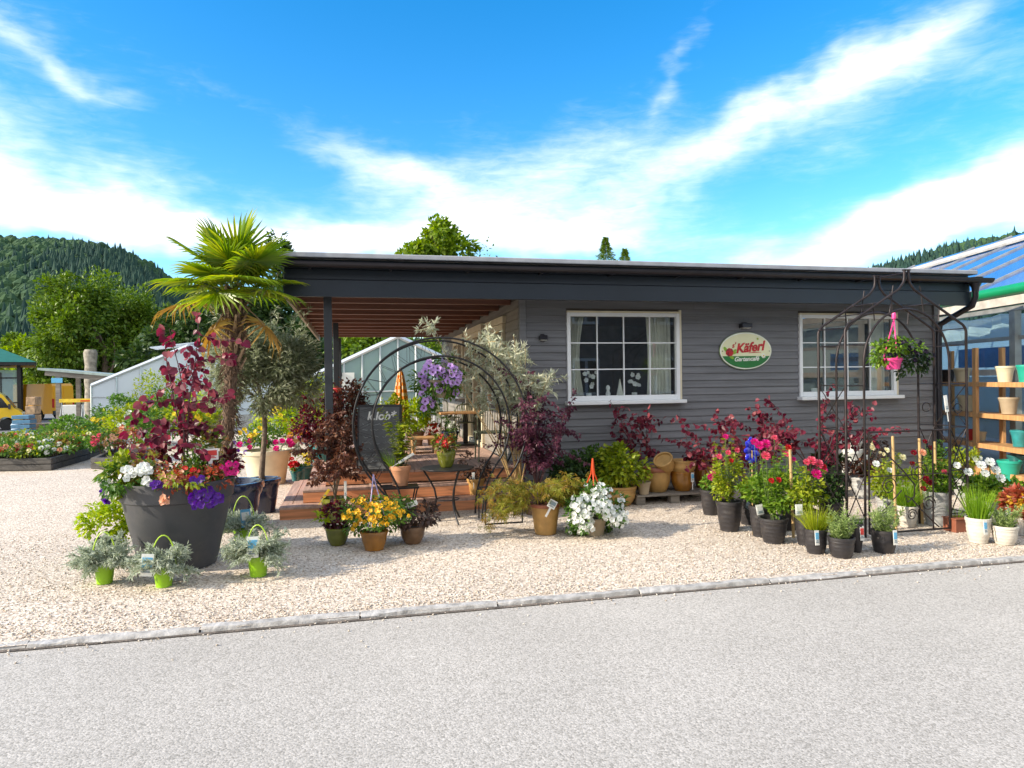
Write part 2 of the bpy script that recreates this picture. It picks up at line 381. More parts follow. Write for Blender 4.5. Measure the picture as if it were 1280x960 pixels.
tone = ramp(N, [(CLOUD*.62, CLOUD*.70, CLOUD*.98), (CLOUD*.9, CLOUD*.97, CLOUD*1.06), (CLOUD*1.12, CLOUD*1.12, CLOUD*1.1)], [0, .45, 1])
n3 = noise(9, (1, 2.5), -.2, 5, .5, 0, 9.0); L.new(mth('ADD', mth('MULTIPLY', dens, .45), mth('MULTIPLY', n3.outputs['Fac'], .55)), tone.inputs[0])
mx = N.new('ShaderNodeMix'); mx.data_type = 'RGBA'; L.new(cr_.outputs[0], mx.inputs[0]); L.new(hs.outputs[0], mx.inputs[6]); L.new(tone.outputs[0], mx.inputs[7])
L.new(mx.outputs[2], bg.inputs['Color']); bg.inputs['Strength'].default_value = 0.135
SC.view_settings.view_transform = 'Standard'; SC.view_settings.look = 'None'; SC.view_settings.exposure = .82; SC.view_settings.gamma = 1.0
SC.cycles.max_bounces = 8; SC.cycles.transparent_max_bounces = 24; SC.cycles.use_denoising = True
SC.cycles.caustics_reflective = False; SC.cycles.caustics_refractive = False; SC.cycles.sample_clamp_indirect = 6
# ------------------------------------------------------------------ materials
def gravelmat(name, cols, cell, bump, big=.12, rough=.85):
    m, nt, N, L, b = newmat(name); tc = N.new('ShaderNodeTexCoord')
    v = N.new('ShaderNodeTexVoronoi'); v.inputs['Scale'].default_value = 1/cell; L.new(tc.outputs['Object'], v.inputs['Vector'])
    s = N.new('ShaderNodeSeparateColor'); L.new(v.outputs['Color'], s.inputs[0])
    r = ramp(N, cols); L.new(s.outputs[0], r.inputs[0])
    n = N.new('ShaderNodeTexNoise'); n.inputs['Scale'].default_value = .7; n.inputs['Detail'].default_value = 8; n.inputs['Roughness'].default_value = .65; L.new(tc.outputs['Object'], n.inputs['Vector'])
    n2 = N.new('ShaderNodeTexNoise'); n2.inputs['Scale'].default_value = .23; n2.inputs['Detail'].default_value = 5; L.new(tc.outputs['Object'], n2.inputs['Vector'])
    av = N.new('ShaderNodeMix'); av.inputs[0].default_value = .5; L.new(n.outputs['Fac'], av.inputs[2]); L.new(n2.outputs['Fac'], av.inputs[3])
    hv = N.new('ShaderNodeHueSaturation'); L.new(r.outputs[0], hv.inputs['Color'])
    mr = N.new('ShaderNodeMapRange'); mr.inputs[1].default_value = .36; mr.inputs[2].default_value = .64; mr.inputs[3].default_value = 1-big; mr.inputs[4].default_value = 1+big; L.new(av.outputs[0], mr.inputs[0]); L.new(mr.outputs[0], hv.inputs['Value'])
    L.new(hv.outputs[0], b.inputs['Base Color']); b.inputs['Roughness'].default_value = rough; b.inputs['Specular IOR Level'].default_value = .25
    bp = N.new('ShaderNodeBump'); bp.inputs['Strength'].default_value = bump; bp.inputs['Distance'].default_value = cell*.5; bp.invert = True
    L.new(v.outputs['Distance'], bp.inputs['Height']); L.new(bp.outputs[0], b.inputs['Normal']); return m
GRAVEL = gravelmat('gravel', [(.30, .24, .19), (.53, .44, .355), (.62, .53, .44), (.77, .69, .595)], .016, .6, .10)
ROADM = gravelmat('road', [(.28, .26, .232), (.385, .36, .328), (.44, .41, .375), (.53, .495, .455)], .009, .3, .11)
YARD = gravelmat('yard', [(.13, .13, .15), (.2, .2, .215), (.26, .255, .26)], .03, .3, .15)
GRASSM = mat('meadow', (.055, .085, .025), .9, var=.4, scale=.4, bump=.5, bscale=8)
FIELD = mat('field', (.12, .19, .05), .9, var=.25, scale=.05)
HILLM = mat('hill_soil', (.03, .055, .025), .95, var=.4, scale=.02)
KERB = mat('granite', (.40, .385, .37), .85, var=.35, scale=16, bump=.6, bscale=45)
SOIL = mat('soil', (.04, .028, .02), .95, var=.4, scale=40, bump=1, bscale=90)
SIDING = mat('siding', (.155, .155, .166), .6, var=.25, scale=3, bump=.3, bscale=30, stretch=(.25, 1, 6), island=.09, stain=(1.6, .35, (.21, .21, .22)))
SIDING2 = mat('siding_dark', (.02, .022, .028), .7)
FASCIA = mat('fascia', (.014, .021, .031), .38, var=.12, scale=2)
GUTTER = mat('gutter_metal', (.035, .033, .04), .28, .6, var=.15)
ROOFTOP = mat('roof_felt', (.36, .37, .40), .7, var=.15)
SOFFIT = mat('soffit_board', (.11, .045, .03), .6, var=.3, scale=4, stretch=(.3, 4, 1))
RAFTER = mat('rafter', (.20, .085, .055), .55, var=.25, scale=5, stretch=(.2, 3, 3))
BARGE = mat('barge_board', (.30, .24, .17), .6, var=.2)
POSTM = mat('post_paint', (.035, .04, .048), .4, var=.1)
WHITE = mat('white_paint', (.78, .79, .80), .4, var=.03)
CREAM = mat('cream_paint', (.66, .58, .42), .5, var=.08)
TERRAWALL = mat('side_boards', (.22, .20, .175), .6, var=.25, scale=4, stretch=(1, .3, 5))
ROOM = mat('room', (.10, .085, .075), .9)
CURTAIN = mat('curtain', (.70, .70, .60), .9, var=.1)
PANE = glassmat('pane', (.96, .98, .98), .0, .02, (.3, .34, .38), 2.0)
GHGLASS = glassmat('greenhouse_glass', (.75, .86, .86), .1, .45, (.45, .60, .60))
GHWHITE = glassmat('greenhouse_film', (.9, .93, .95), .2, .72, (.72, .78, .84))
ALU = mat('aluminium', (.62, .65, .66), .35, .5, var=.05)
DECK = mat('deck_wood', (.62, .26, .12), .6, var=.35, scale=4, bump=.3, bscale=30, stretch=(.35, 6, 6))
DECKT = mat('deck_top', (.44, .29, .23), .6, var=.3, scale=4, bump=.3, bscale=30, stretch=(6, .35, 6), island=.12)
PINE = mat('pine_wood', (.50, .27, .11), .6, var=.3, scale=5, stretch=(4, 4, .4))
GREYWOOD = mat('weathered_wood', (.22, .19, .155), .8, var=.35, scale=5, bump=.4, bscale=30, stretch=(.4, 4, 4))
SLEEPER = mat('dark_timber', (.07, .065, .06), .85, var=.45, scale=6, bump=.6, bscale=25, stretch=(.5, 3, 4))
IRON = mat('black_iron', (.022, .021, .023), .42, .4, var=.25)
IRONB = mat('brown_iron', (.030, .022, .022), .45, .5, var=.4, scale=12)
PLANTER = mat('grey_plastic', (.055, .056, .062), .5, var=.15, scale=3, bump=.1, bscale=150, stain=(5, .4, (.12, .11, .10)))
NAVY = mat('navy_glaze', (.012, .016, .045), .18, var=.2, coat=.6)
CREAMPOT = mat('cream_pot', (.60, .54, .38), .6, var=.1)
TEALPOT = mat('teal_glaze', (.03, .24, .25), .25, var=.25, scale=9, coat=.4)
TEALGREEN = mat('teal_plastic', (.02, .33, .24), .35, var=.08)
DKTEAL = mat('dark_teal_glaze', (.03, .13, .13), .25, var=.25, coat=.4)
LIMEPOT = mat('lime_plastic', (.27, .52, .01), .4, var=.1, stain=(14, .35, (.20, .22, .08)))
LIMEH = mat('lime_handle', (.42, .62, .04), .4, var=.05)
BLACKPOT = mat('black_ribbed', (.028, .025, .027), .42, var=.2, stain=(9, .35, (.12, .10, .085)))
GREYPOT = mat('stone_white_pot', (.56, .52, .45), .75, var=.14, scale=14, bump=.2, bscale=60, stain=(7, .5, (.30, .25, .19)))
GREYPOT2 = mat('stone_grey_pot', (.36, .36, .35), .7, var=.14, scale=14, bump=.2)
OLIVEPOT = mat('olive_glaze', (.13, .14, .015), .22, var=.3, scale=8, coat=.5)
AMBERPOT = mat('amber_glaze', (.30, .125, .018), .22, var=.35, scale=7, coat=.5)
BROWNPOT = mat('brown_glaze', (.16, .085, .04), .25, var=.3, scale=8, coat=.4)
OCHREPOT = mat('ochre_pot', (.42, .24, .075), .55, var=.2, scale=9)
TERRA = mat('terracotta', (.50, .24, .13), .75, var=.15, scale=9)
RUSTRIM = mat('rust_rim', (.26, .085, .045), .5, var=.2)
SANDPOT = mat('sand_pot', (.38, .30, .20), .7, var=.15)
REDPLAST = mat('red_plastic', (.45, .02, .02), .35, var=.05)
PINKPLAST = mat('pink_plastic', (.72, .05, .24), .35, var=.05)
LILAC = mat('lilac_plastic', (.36, .30, .50), .4, var=.05)
ORANGEH = mat('orange_plastic', (.55, .06, .01), .4, var=.05)
WHITEPL = mat('white_plastic', (.74, .74, .70), .45, var=.06, stain=(8, .25, (.45, .42, .36)))
BLUETAG = mat('blue_print', (.12, .38, .60), .5, var=.2, scale=60)
GREYTXT = mat('grey_print', (.20, .26, .30), .6)
YELTAG = mat('yellow_tag', (.72, .50, .03), .5)
REDTAG = mat('red_print', (.60, .05, .04), .5)
TAGM = [WHITEPL, BLUETAG, GREYTXT]; TAGW = [WHITEPL, WHITEPL, GREYTXT]
BARK = mat('bark', (.16, .115, .08), .9, var=.45, scale=18, bump=.8, bscale=40)
TWIG = mat('twig', (.11, .075, .05), .85, var=.3)
GSTEM = mat('green_stem', (.09, .14, .03), .7, var=.2)
REDSTEM = mat('purple_stem', (.10, .045, .045), .7, var=.2)
BAMBOO = mat('bamboo', (.50, .33, .14), .6, var=.15)
PALMTR = mat('palm_fibre', (.135, .085, .055), .95, var=.5, scale=30, bump=1, bscale=60)
PALMST = mat('palm_stub', (.36, .24, .15), .85, var=.4, scale=12)
# leaves
L_PALM = leafmat('palm_leaf', [(.13, .22, .015), (.22, .31, .022), (.36, .39, .03)], .45, .35)
L_PALMD = leafmat('dry_palm_leaf', [(.30, .17, .05), (.45, .27, .06), (.5, .36, .10)], .3, .7)
L_OLIVE = leafmat('olive_leaf', [(.15, .18, .10), (.26, .29, .17), (.42, .44, .32)], .42, .5)
L_GREEN = leafmat('green_leaf', [(.045, .11, .017), (.085, .18, .025), (.15, .26, .035)], .4)
L_ROSE = leafmat('rose_leaf', [(.07, .16, .015), (.14, .25, .025), (.25, .37, .04)], .4)
L_DARK = leafmat('dark_leaf', [(.018, .045, .012), (.035, .075, .018), (.06, .11, .025)], .25)
L_YEL = leafmat('yellow_green_leaf', [(.14, .21, .015), (.26, .33, .02), (.40, .42, .03)], .4)
L_LIME = leafmat('lime_leaf', [(.22, .34, .01), (.36, .48, .015), (.5, .55, .02)], .4)
L_GRASS = leafmat('grass_blade', [(.10, .22, .01), (.19, .34, .015), (.30, .44, .03)], .4)
L_GOLDGR = leafmat('gold_grass', [(.16, .24, .01), (.30, .36, .015), (.42, .42, .03)], .4)
L_SILVER = leafmat('silver_leaf', [(.27, .31, .22), (.40, .45, .34), (.56, .60, .50)], .3, .7)
L_WILLOW = leafmat('silver_willow', [(.34, .37, .25), (.50, .52, .38), (.66, .66, .52)], .3, .6)
L_LAV = leafmat('lavender_leaf', [(.17, .25, .07), (.28, .37, .11), (.40, .48, .20)], .35, .6)
L_RED = leafmat('redbud_leaf', [(.07, .008, .022), (.14, .014, .036), (.24, .03, .06), (.34, .10, .11)], .42, .4)
L_WINE = leafmat('wine_leaf', [(.045, .008, .018), (.09, .013, .022), (.20, .022, .025)], .3, .4)
L_PURP = leafmat('purple_leaf', [(.05, .012, .03), (.10, .024, .05), (.19, .06, .095)], .4, .45)
L_COPPER = leafmat('copper_leaf', [(.06, .02, .016), (.13, .045, .028), (.22, .10, .055)], .3, .45)
L_BRONZE = leafmat('bronze_leaf', [(.035, .024, .02), (.075, .045, .036), (.13, .075, .055)], .25, .5)
L_MAPLE = leafmat('lace_maple', [(.16, .19, .02), (.27, .25, .03), (.34, .20, .035)], .4)
L_MIX = leafmat('bedding_mix', [(.05, .12, .02), (.13, .20, .025), (.27, .12, .05), (.30, .33, .04)], .35)
L_CORAL = leafmat('coral_leaf', [(.30, .05, .02), (.42, .09, .05), (.36, .16, .08)], .35)
L_TREE = leafmat('tree_leaf', [(.07, .13, .014), (.12, .20, .02), (.19, .27, .026)], .3)
L_TREED = leafmat('dark_tree_leaf', [(.025, .055, .014), (.042, .085, .018), (.075, .12, .024)], .25)
L_TREEY = leafmat('light_tree_leaf', [(.11, .18, .012), (.19, .28, .018), (.28, .36, .03)], .45)
L_FIR = leafmat('hazed_fir_needle', [(.010, .036, .030), (.018, .052, .040), (.032, .07, .046)], .0, .9)  # needle tones shifted to blue in place of distance haze
L_FIRY = leafmat('hill_broadleaf', [(.025, .062, .026), (.04, .085, .03)], .0, .9)
def petal(n, c, c2=None): return leafmat(n, [c, c2 or tuple(min(1, x*1.25) for x in c)], .3, .5)
P_WHITE = petal('white_petal', (.74, .76, .74), (.84, .85, .82)); P_LILAC = petal('lilac_petal', (.44, .22, .60), (.60, .40, .74)); P_PURP = petal('violet_petal', (.07, .02, .26), (.14, .03, .34))
P_ORANGE = petal('amber_petal', (.82, .36, .015), (.88, .56, .03)); P_RED = petal('red_petal', (.48, .015, .02), (.62, .03, .04)); P_PINK = petal('pink_petal', (.68, .08, .16), (.78, .20, .26))
P_MAG = petal('magenta_petal', (.58, .015, .20), (.70, .03, .26)); P_YEL = petal('yellow_petal', (.78, .52, .02), (.84, .66, .05)); P_BLACK = petal('black_petal', (.012, .006, .018)); P_DKRED = petal('crimson_petal', (.22, .008, .02)); P_PEACH = petal('peach_petal', (.72, .34, .20), (.78, .48, .34))
P_CREAM = petal('cream_petal', (.78, .74, .52))
EYE_Y = mat('yellow_eye', (.62, .42, .03), .7); EYE_D = mat('dark_eye', (.09, .02, .10), .7); EYE_R = mat('rust_eye', (.40, .07, .01), .7); EYE_G = mat('green_eye', (.30, .36, .08), .7)
F_WHITE = flower_mesh('blossom', [P_WHITE, EYE_G, GSTEM], 5, .35, .12); F_LILAC = flower_mesh('blossom', [P_LILAC, EYE_D, GSTEM], 5, .35, .3)
F_AMBER = flower_mesh('blossom', [P_ORANGE, EYE_R, GSTEM], 5, .35, .17); F_PURP = flower_mesh('blossom', [P_PURP, EYE_D, GSTEM], 5, .3, .2)
F_YEL = flower_mesh('blossom', [P_YEL, EYE_Y, GSTEM], 5, .3, .25); F_RED = flower_mesh('blossom', [P_RED, EYE_Y, GSTEM], 6, .3, .2); F_BLACK = flower_mesh('blossom', [P_BLACK, EYE_D, GSTEM], 5, .4, .2)
F_CORAL = flower_mesh('blossom', [P_PEACH, EYE_Y, GSTEM], 5, .3, .2); F_MAG = flower_mesh('blossom', [P_MAG, EYE_D, GSTEM], 5, .3, .2)
R_PINK = rose_mesh('bloom', [P_PINK, EYE_Y, GSTEM]); R_RED = rose_mesh('bloom', [P_RED, EYE_Y, GSTEM]); R_MAG = rose_mesh('bloom', [P_MAG, EYE_Y, GSTEM]); R_DK = rose_mesh('bloom', [P_DKRED, EYE_Y, GSTEM]); R_WHITE = rose_mesh('bloom', [P_WHITE, EYE_Y, GSTEM]); R_PEACH = rose_mesh('bloom', [P_PEACH, EYE_Y, GSTEM]); R_CREAM = rose_mesh('bloom', [P_CREAM, EYE_Y, GSTEM])
# ------------------------------------------------------------------ ground
def sst(a, b, x): t = min(1, max(0, (x-a)/(b-a))); return t*t*(3-2*t)
def gz(x, y): return -1.0*sst(24, 46, y)
def sheet(name, xs, ys, z0, m, inside=None):
    b = MB(); V = [(x, y, gz(x, y)+z0) for y in ys for x in xs]; n = len(xs)
    b.add(V, [(j*n+i, j*n+i+1, (j+1)*n+i+1, (j+1)*n+i) for j in range(len(ys)-1) for i in range(n-1)])
    return struct(part(name, b, m, None, 80))
sheet('ground', [-4000, -1000, -300, -100, -40, 0, 40, 100, 300, 1000, 4000], [-4000, -300, -40, -0.5, 20]+list(range(24, 49, 2))+[60, 100, 300, 1000, 4000], -.09, GRASSM)
sheet('road', [-40, -20, 0, 20, 60], [-6, 0, 4.88], -.020, ROADM)
sheet('gutter_dirt', [-12, 0, 16], [4.815, 4.853], -.014, mat('dirt', (.13, .105, .085), .95, var=.5, scale=9, bump=1, bscale=60))
sheet('gravel', [-24, -8, 0, 12], [4.87, 12, 20, 23.5], 0.0, GRAVEL)
sheet('yard', [-60, -30, -12, -2], [23.4]+list(range(24, 49, 2))+[60, 74], .004, YARD)
sheet('pavement', [-40, 0, 60], [-9.2, -6], .03, ROADM)
# kerb stones: the long granite edging, each stone its own thing
rng = np.random.default_rng(3)
x = -9.0; i = 0
while x < 13.5:
    l = rng.uniform(.85, 1.15); b = MB(); dz = rng.uniform(-.008, .008); dy = rng.uniform(-.012, .012)
    V = []; nx = 8; prof = [(-.036, -.16), (-.038, -.012), (-.027, .005), (.024, .010), (.034, .002), (.036, -.16)]
    for k in range(nx+1):
        for (yy, zz) in prof: V.append((k/nx*(l-.012), yy+rng.normal()*.005, zz+rng.normal()*.004+dz))
    m_ = len(prof)
    b.add(V, [(k*m_+j, k*m_+(j+1) % m_, (k+1)*m_+(j+1) % m_, (k+1)*m_+j) for k in range(nx) for j in range(m_)]+[tuple(range(m_)), tuple(nx*m_+j for j in range(m_))[::-1]])
    o = part('kerb_stone', b, KERB, None, 40); o.location = (x, 4.895+dy, 0)
    tag(o, 'rough grey granite kerb stone set end to end between the pale road and the gravel', 'kerb stone', 'kerb stones along the road')
    x += l; i += 1
# ------------------------------------------------------------------ the cafe
WY = 9.0; EY = 8.4; X0 = 2.2; X1 = 8.78; RX0 = -.75; RX1 = 8.86; BY = 17.4
house = thing('cafe_building', 'single storey cafe clad in dark grey boards under a flat black edged roof', 'building', (X0, WY, 0))
def H(p): return (p[0]-X0, p[1]-WY, p[2])
def hpart(name, mb, m, parent=None, smooth=None, bev=0):
    o = part(name, mb, m, parent or house, smooth, bev); return o
WIN = [(3.0-.18, 4.56-.0, 1.27, 2.52), (6.42, 8.02, 1.27, 2.52)]
_a = fp(708, 440, WY)[0]; _b = fp(848, 440, WY)[0]; _c = fp(997.5, 440, WY)[0]; _d = fp(1118, 440, WY)[0]
WIN = [(_a, _b, 1.30, 2.50), (_c, _d, 1.30, 2.50)]
def clad(b, plane, u0, u1, z0, z1, holes, at, outward, rng, pitch=.1, m=0):
    z = z0
    while z < z1-.01:
        zt = min(z+pitch, z1); cuts = [(u0, u1)]
        for (a, c, h0, h1) in holes:
            if zt > h0+.01 and z < h1-.01:
                nc = []
                for (p, q) in cuts:
                    if a > p and c < q: nc += [(p, a), (c, q)]
                    else: nc.append((p, q))
                cuts = nc
        for (p, q) in cuts:
            segs = [p]
            while q-segs[-1] > 3.2: segs.append(segs[-1]+rng.uniform(1.6, 3.0))
            segs.append(q)
            for s0, s1 in zip(segs[:-1], segs[1:]):
                s1 -= .002; o0, o1 = .024+rng.uniform(-.001, .001), .010
                if plane == 'y': V = [(s0, at-outward*0, z), (s1, at, z), (s1, at, zt), (s0, at, zt), (s0, at-o0, z+.002), (s1, at-o0, z+.002), (s1, at-o1, zt), (s0, at-o1, zt)]
                else: V = [(at, s1, z), (at, s0, z), (at, s0, zt), (at, s1, zt), (at-o0, s1, z+.002), (at-o0, s0, z+.002), (at-o1, s0, zt), (at-o1, s1, zt)]
                b.add(np.array(V)-np.array((X0, WY, 0)), [(4, 5, 6, 7), (0, 4, 7, 3), (5, 1, 2, 6), (4, 0, 1, 5), (7, 6, 2, 3)], m)
        z = zt
rng = np.random.default_rng(11)
b = MB(); clad(b, 'y', X0+.05, X1-.06, .06, 2.68, WIN, WY, 1, rng); 
hpart('front_wall', b, SIDING)
# structural shell: side, rear and inner walls with openings left free
b = MB()
def wallbox(x0, y0, z0, x1, y1, z1, bb=None, m=0): (bb or b).box(H(((x0+x1)/2, (y0+y1)/2, (z0+z1)/2)), (abs(x1-x0), abs(y1-y0), abs(z1-z0)), m=m)
xs = [X0+.02, WIN[0][0], WIN[0][1], WIN[1][0], WIN[1][1], X1-.02]
for j in range(5):
    if j in (1, 3):
        wallbox(xs[j], WY+.001, 0, xs[j+1], WY+.14, 1.30); wallbox(xs[j], WY+.001, 2.50, xs[j+1], WY+.14, 2.72)
    else: wallbox(xs[j], WY+.001, 0, xs[j+1], WY+.14, 2.72)
wallbox(X1-.16, WY+.14, 0, X1-.02, BY-.3, 2.72); wallbox(X0+.02, BY-.4, 0, X1-.02, BY-.28, 2.72)
wallbox(X0+.02, 13.9, 0, X1-.02, 14.0, 2.72)
hpart('wall_core', b, ROOM)
b = MB(); wallbox(X0+.16, WY+.14, 0.0, X1-.16, BY-.4, .1); hpart('room_floor', b, ROOM)
b = MB()
for xx in (X0+.005, X1-.03): b = MB(); b.box(H((xx+.02, WY-.015, 1.36)), (.085, .07, 2.66)); hpart('corner_board', b, SIDING, bev=.004)
# side wall to the terrace: windows and double door
SW = [(9.85, 11.05, 1.28, 2.42), (11.55, 13.3, .46, 2.45), (13.6, 14.9, 1.28, 2.42)]
b = MB(); clad(b, 'x', WY+.05, BY-.3, .46, 2.68, SW, X0, 1, rng, .14); 
ys = [WY+.03, 9.85, 11.05, 11.55, 13.3, 13.6, 14.9, BY-.3]
hpart('side_wall', b, TERRAWALL)
b = MB()
for j in range(7):
    if j in (1, 5): wallbox(X0+.001, ys[j], 0, X0+.14, ys[j+1], 1.28); wallbox(X0+.001, ys[j], 2.42, X0+.14, ys[j+1], 2.72)
    elif j == 3: wallbox(X0+.001, ys[j], 0, X0+.14, ys[j+1], .46); wallbox(X0+.001, ys[j], 2.45, X0+.14, ys[j+1], 2.72)
    else: wallbox(X0+.001, ys[j], 0, X0+.14, ys[j+1], 2.72)
hpart('side_core', b, ROOM)
for (y0, y1, z0, z1) in SW:
    door = z0 < 1; b = MB(); t = .085
    for (c, d) in (((y0+t/2, (z0+z1)/2), (t, z1-z0)), ((y1-t/2, (z0+z1)/2), (t, z1-z0)), (((y0+y1)/2, z1-t/2), (y1-y0-2*t-.002, t)), (((y0+y1)/2, z0+t/2), (y1-y0-2*t-.002, t)), (((y0+y1)/2, (z0+z1)/2), (.07, z1-z0-2*t-.002))):
        b.box(H((X0-.012, c[0], c[1])), (.10, d[0], d[1]))
    b.box(H((X0-.02, (y0+y1)/2, z1+.055)), (.11, y1-y0+.16, .10))
    fo = hpart('terrace_door' if door else 'side_window', b, CREAM, bev=.004)
    g = MB(); g.box(H((X0+.02, (y0+y1)/2, (z0+z1)/2)), (.006, y1-y0-.1, z1-z0-.1)); part('pane', g, PANE, fo)
    if not door:
        g = MB(); g.box(H((X0-.06, (y0+y1)/2, z0-.02)), (.2, y1-y0+.14, .035)); part('sill', g, WHITE, fo, bev=.004)
    else:
        g = MB(); g.tube([H((X0-.075, (y0+y1)/2-.1, 1.42)), H((X0-.10, (y0+y1)/2-.1, 1.42)), H((X0-.10, (y0+y1)/2-.2, 1.42))], .012, 8); part('handle', g, ALU, fo, 40)
# front windows
for wi, (x0, x1, z0, z1) in enumerate(WIN):
    b = MB(); t = .05; yy = WY-.012; d = .07
    for c, s in ((((x0+t/2), (z0+z1)/2), (t, z1-z0)), (((x1-t/2), (z0+z1)/2), (t, z1-z0)), (((x0+x1)/2, z1-t/2), (x1-x0-2*t-.001, t)), (((x0+x1)/2, z0+t/2+.01), (x1-x0-2*t-.001, t+.02))):
        b.box(H((c[0], yy, c[1])), (s[0], d, s[1]))
    fo = hpart('window', b, WHITE, bev=.006)
    b = MB(); n = 4
    for k in range(1, n): b.box(H((x0+t+(x1-x0-2*t)*k/n, yy+.005, (z0+z1)/2+.01)), (.014, .022, z1-z0-2*t-.02))
    for k in (1, 2): b.box(H(((x0+x1)/2, yy+.005, z0+t+.02+(z1-z0-2*t-.02)*k/3)), (x1-x0-2*t, .018, .015))
    part('muntin', b, WHITE, fo)
    b = MB(); b.box(H(((x0+x1)/2, yy+.02, (z0+z1)/2)), (x1-x0-.1, .006, z1-z0-.1)); part('pane', b, PANE, fo)
    b = MB(); b.box(H(((x0+x1)/2+.01, WY-.06, z0-.025)), (x1-x0+.09, .16, .05)); part('sill', b, WHITE, fo, bev=.008)
    b = MB(); b.box(H((x1+.014, WY-.02, (z0+z1)/2+.02)), (.028, .05, z1-z0+.05)); b.box(H(((x0+x1)/2, WY-.02, z1+.012)), (x1-x0, .05, .024)); part('architrave', b, CREAM, fo)
    b = MB(); b.box(H(((x0+x1)/2, WY+.16, z0-.02)), (x1-x0, .28, .03)); part('inner_sill', b, CREAM, fo)
# roof: slab, felt edge, gutter, two stepped fascia bands, rafters, barge board
b = MB(); b.box(H(((RX0+RX1)/2, (EY+.14+BY)/2, 2.93)), (RX1-RX0-.04, BY-EY-.14, .22)); roof = hpart('roof', b, SOFFIT)
b = MB(); b.box(H(((RX0+RX1)/2, (EY-.04+BY)/2, 3.075)), (RX1-RX0+.06, BY-EY+.1, .06)); part('roof_felt', b, ROOFTOP, roof, bev=.01)
b = MB(); b.box(H(((RX0+RX1)/2, EY+.03, 2.70)), (RX1-RX0, .05, .20)); part('fascia', b, FASCIA, roof, bev=.005)
b = MB(); b.box(H(((RX0+RX1)/2, EY+.055, 2.865)), (RX1-RX0-.02, .05, .12)); part('upper_fascia', b, FASCIA, roof, bev=.005)
b = MB(); b.box(H(((RX0+RX1)/2, EY+.085, 2.985)), (RX1-RX0-.02, .05, .115)); part('backing_board', b, FASCIA, roof)
b = MB(); pr = [(-.065+.065*math.cos(a), .062*math.sin(a)) for a in np.linspace(math.pi, 2*math.pi, 11)]
pr = [(EY-.135-.003, 2.985)]+[(EY-.07+p[0], 2.975+p[1]) for p in pr]+[(EY-.003, 2.985), (EY-.012, 2.97)]+[(EY-.07+p[0]*.86-.009, 2.98+p[1]*.86) for p in pr[::-1]]
b.prism([(p[0]-WY, p[1]) for p in pr], RX0-X0, RX1+.19-X0, plane='yz'); gut = part('gutter', b, GUTTER, roof, 40)
for k in range(11): b = MB(); b.box(H((RX0+.3+k*.92, EY-.06, 2.945)), (.03, .15, .075)); part('gutter_bracket', b, GUTTER, roof)
b = MB(); P = [(8.84, EY-.07, 2.95), (8.84, EY-.07, 2.72), (8.84, EY-.02, 2.60), (8.83, WY-.22, 2.44), (8.79, WY-.09, 2.36), (8.78, WY-.08, 2.2), (8.78, WY-.08, .05)]
b.tube([H(p) for p in P], .042, 12); b.lathe([(.1, .07), (.09, 0), (.05, -.08), (.044, -.14)], 14, H((8.84, EY-.07, 2.93))); part('downpipe', b, GUTTER, roof, 50)
for k in range(11):
    yy = 8.75+k*.80; b = MB(); b.box(H(((RX0+X0)/2+.02, yy, 2.735)), (X0-RX0-.06, .10, .16)); part('rafter', b, RAFTER, roof, bev=.004)
b = MB(); b.box(H((RX0+.015, (EY+.06+BY)/2, 2.75)), (.04, BY-EY-.1, .30)); part('barge_board', b, BARGE, roof, bev=.004)
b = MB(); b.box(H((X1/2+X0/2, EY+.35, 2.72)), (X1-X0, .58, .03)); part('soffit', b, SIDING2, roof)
for (px, yy) in ((410.5, 8.68), (420, 12.6), (424, 16.9)):
    xx = fp(px, 440, yy)[0]; b = MB(); b.box(H((xx, yy, 1.52)), (.095, .095, 2.24)); b.box(H((xx, yy, .44)), (.13, .13, .06)); hpart('post', b, POSTM, bev=.008)
# wall lamps and the oval sign
for (px, py, w, lab) in ((679, 422, .10, 'small dark grey box lamp on the boards left of the large window'), (932, 407, .16, 'dark box lamp fixed just above the oval sign')):
    p = fp(px, py, WY-.06); b = MB(); b.box((0, 0, 0), (w, .10, .065)); b.box((0, .05, 0), (w*.6, .04, .1)); o = part('wall_lamp', b, GUTTER, None, bev=.008); o.location = p; tag(o, lab, 'lamp')
    b = MB(); b.box((0, 0, -.034), (w*.8, .07, .008)); part('lens', b, WHITEPL, o)
S_CREAM = mat('sign_cream', (.80, .78, .50), .35, var=.04); S_GREEN = mat('sign_green', (.015, .17, .03), .35, var=.05); S_RIM = mat('sign_rim', (.22, .30, .12), .4); S_RED = mat('sign_red', (.52, .015, .02), .35); S_DRED = mat('sign_dark_red', (.25, .01, .02), .35); S_LEAF = mat('sign_leaf', (.25, .45, .03), .4); S_WHITE = mat('sign_white', (.82, .82, .74), .35); S_YEL = mat('sign_yellow', (.70, .45, .03), .4)
sp = fp(932, 438.5, WY-.035); sw_, sh_ = .415, .268
sign = thing('oval_sign', 'oval cream and green sign lettered in red on the dark boarded wall', 'sign', sp)
def ell(a, c, n=64): return [(a*math.cos(2*math.pi*i/n), c*math.sin(2*math.pi*i/n)) for i in range(n)]
b = MB(); b.prism(ell(sw_, sh_), -.006, .01); b.prism(ell(sw_-.006, sh_-.006), -.010, -.006, 1); part('board', b, [S_RIM, S_WHITE], sign)
b = MB(); b.prism(ell(sw_-.022, sh_-.022), -.013, -.010); part('panel', b, S_CREAM, sign)
pts = [p for p in ell(sw_-.022, sh_-.022, 160) if p[1] < -.072]; pts.sort(key=lambda p: p[0]); b = MB(); b.prism(pts, -.016, -.013); part('green_band', b, S_GREEN, sign)
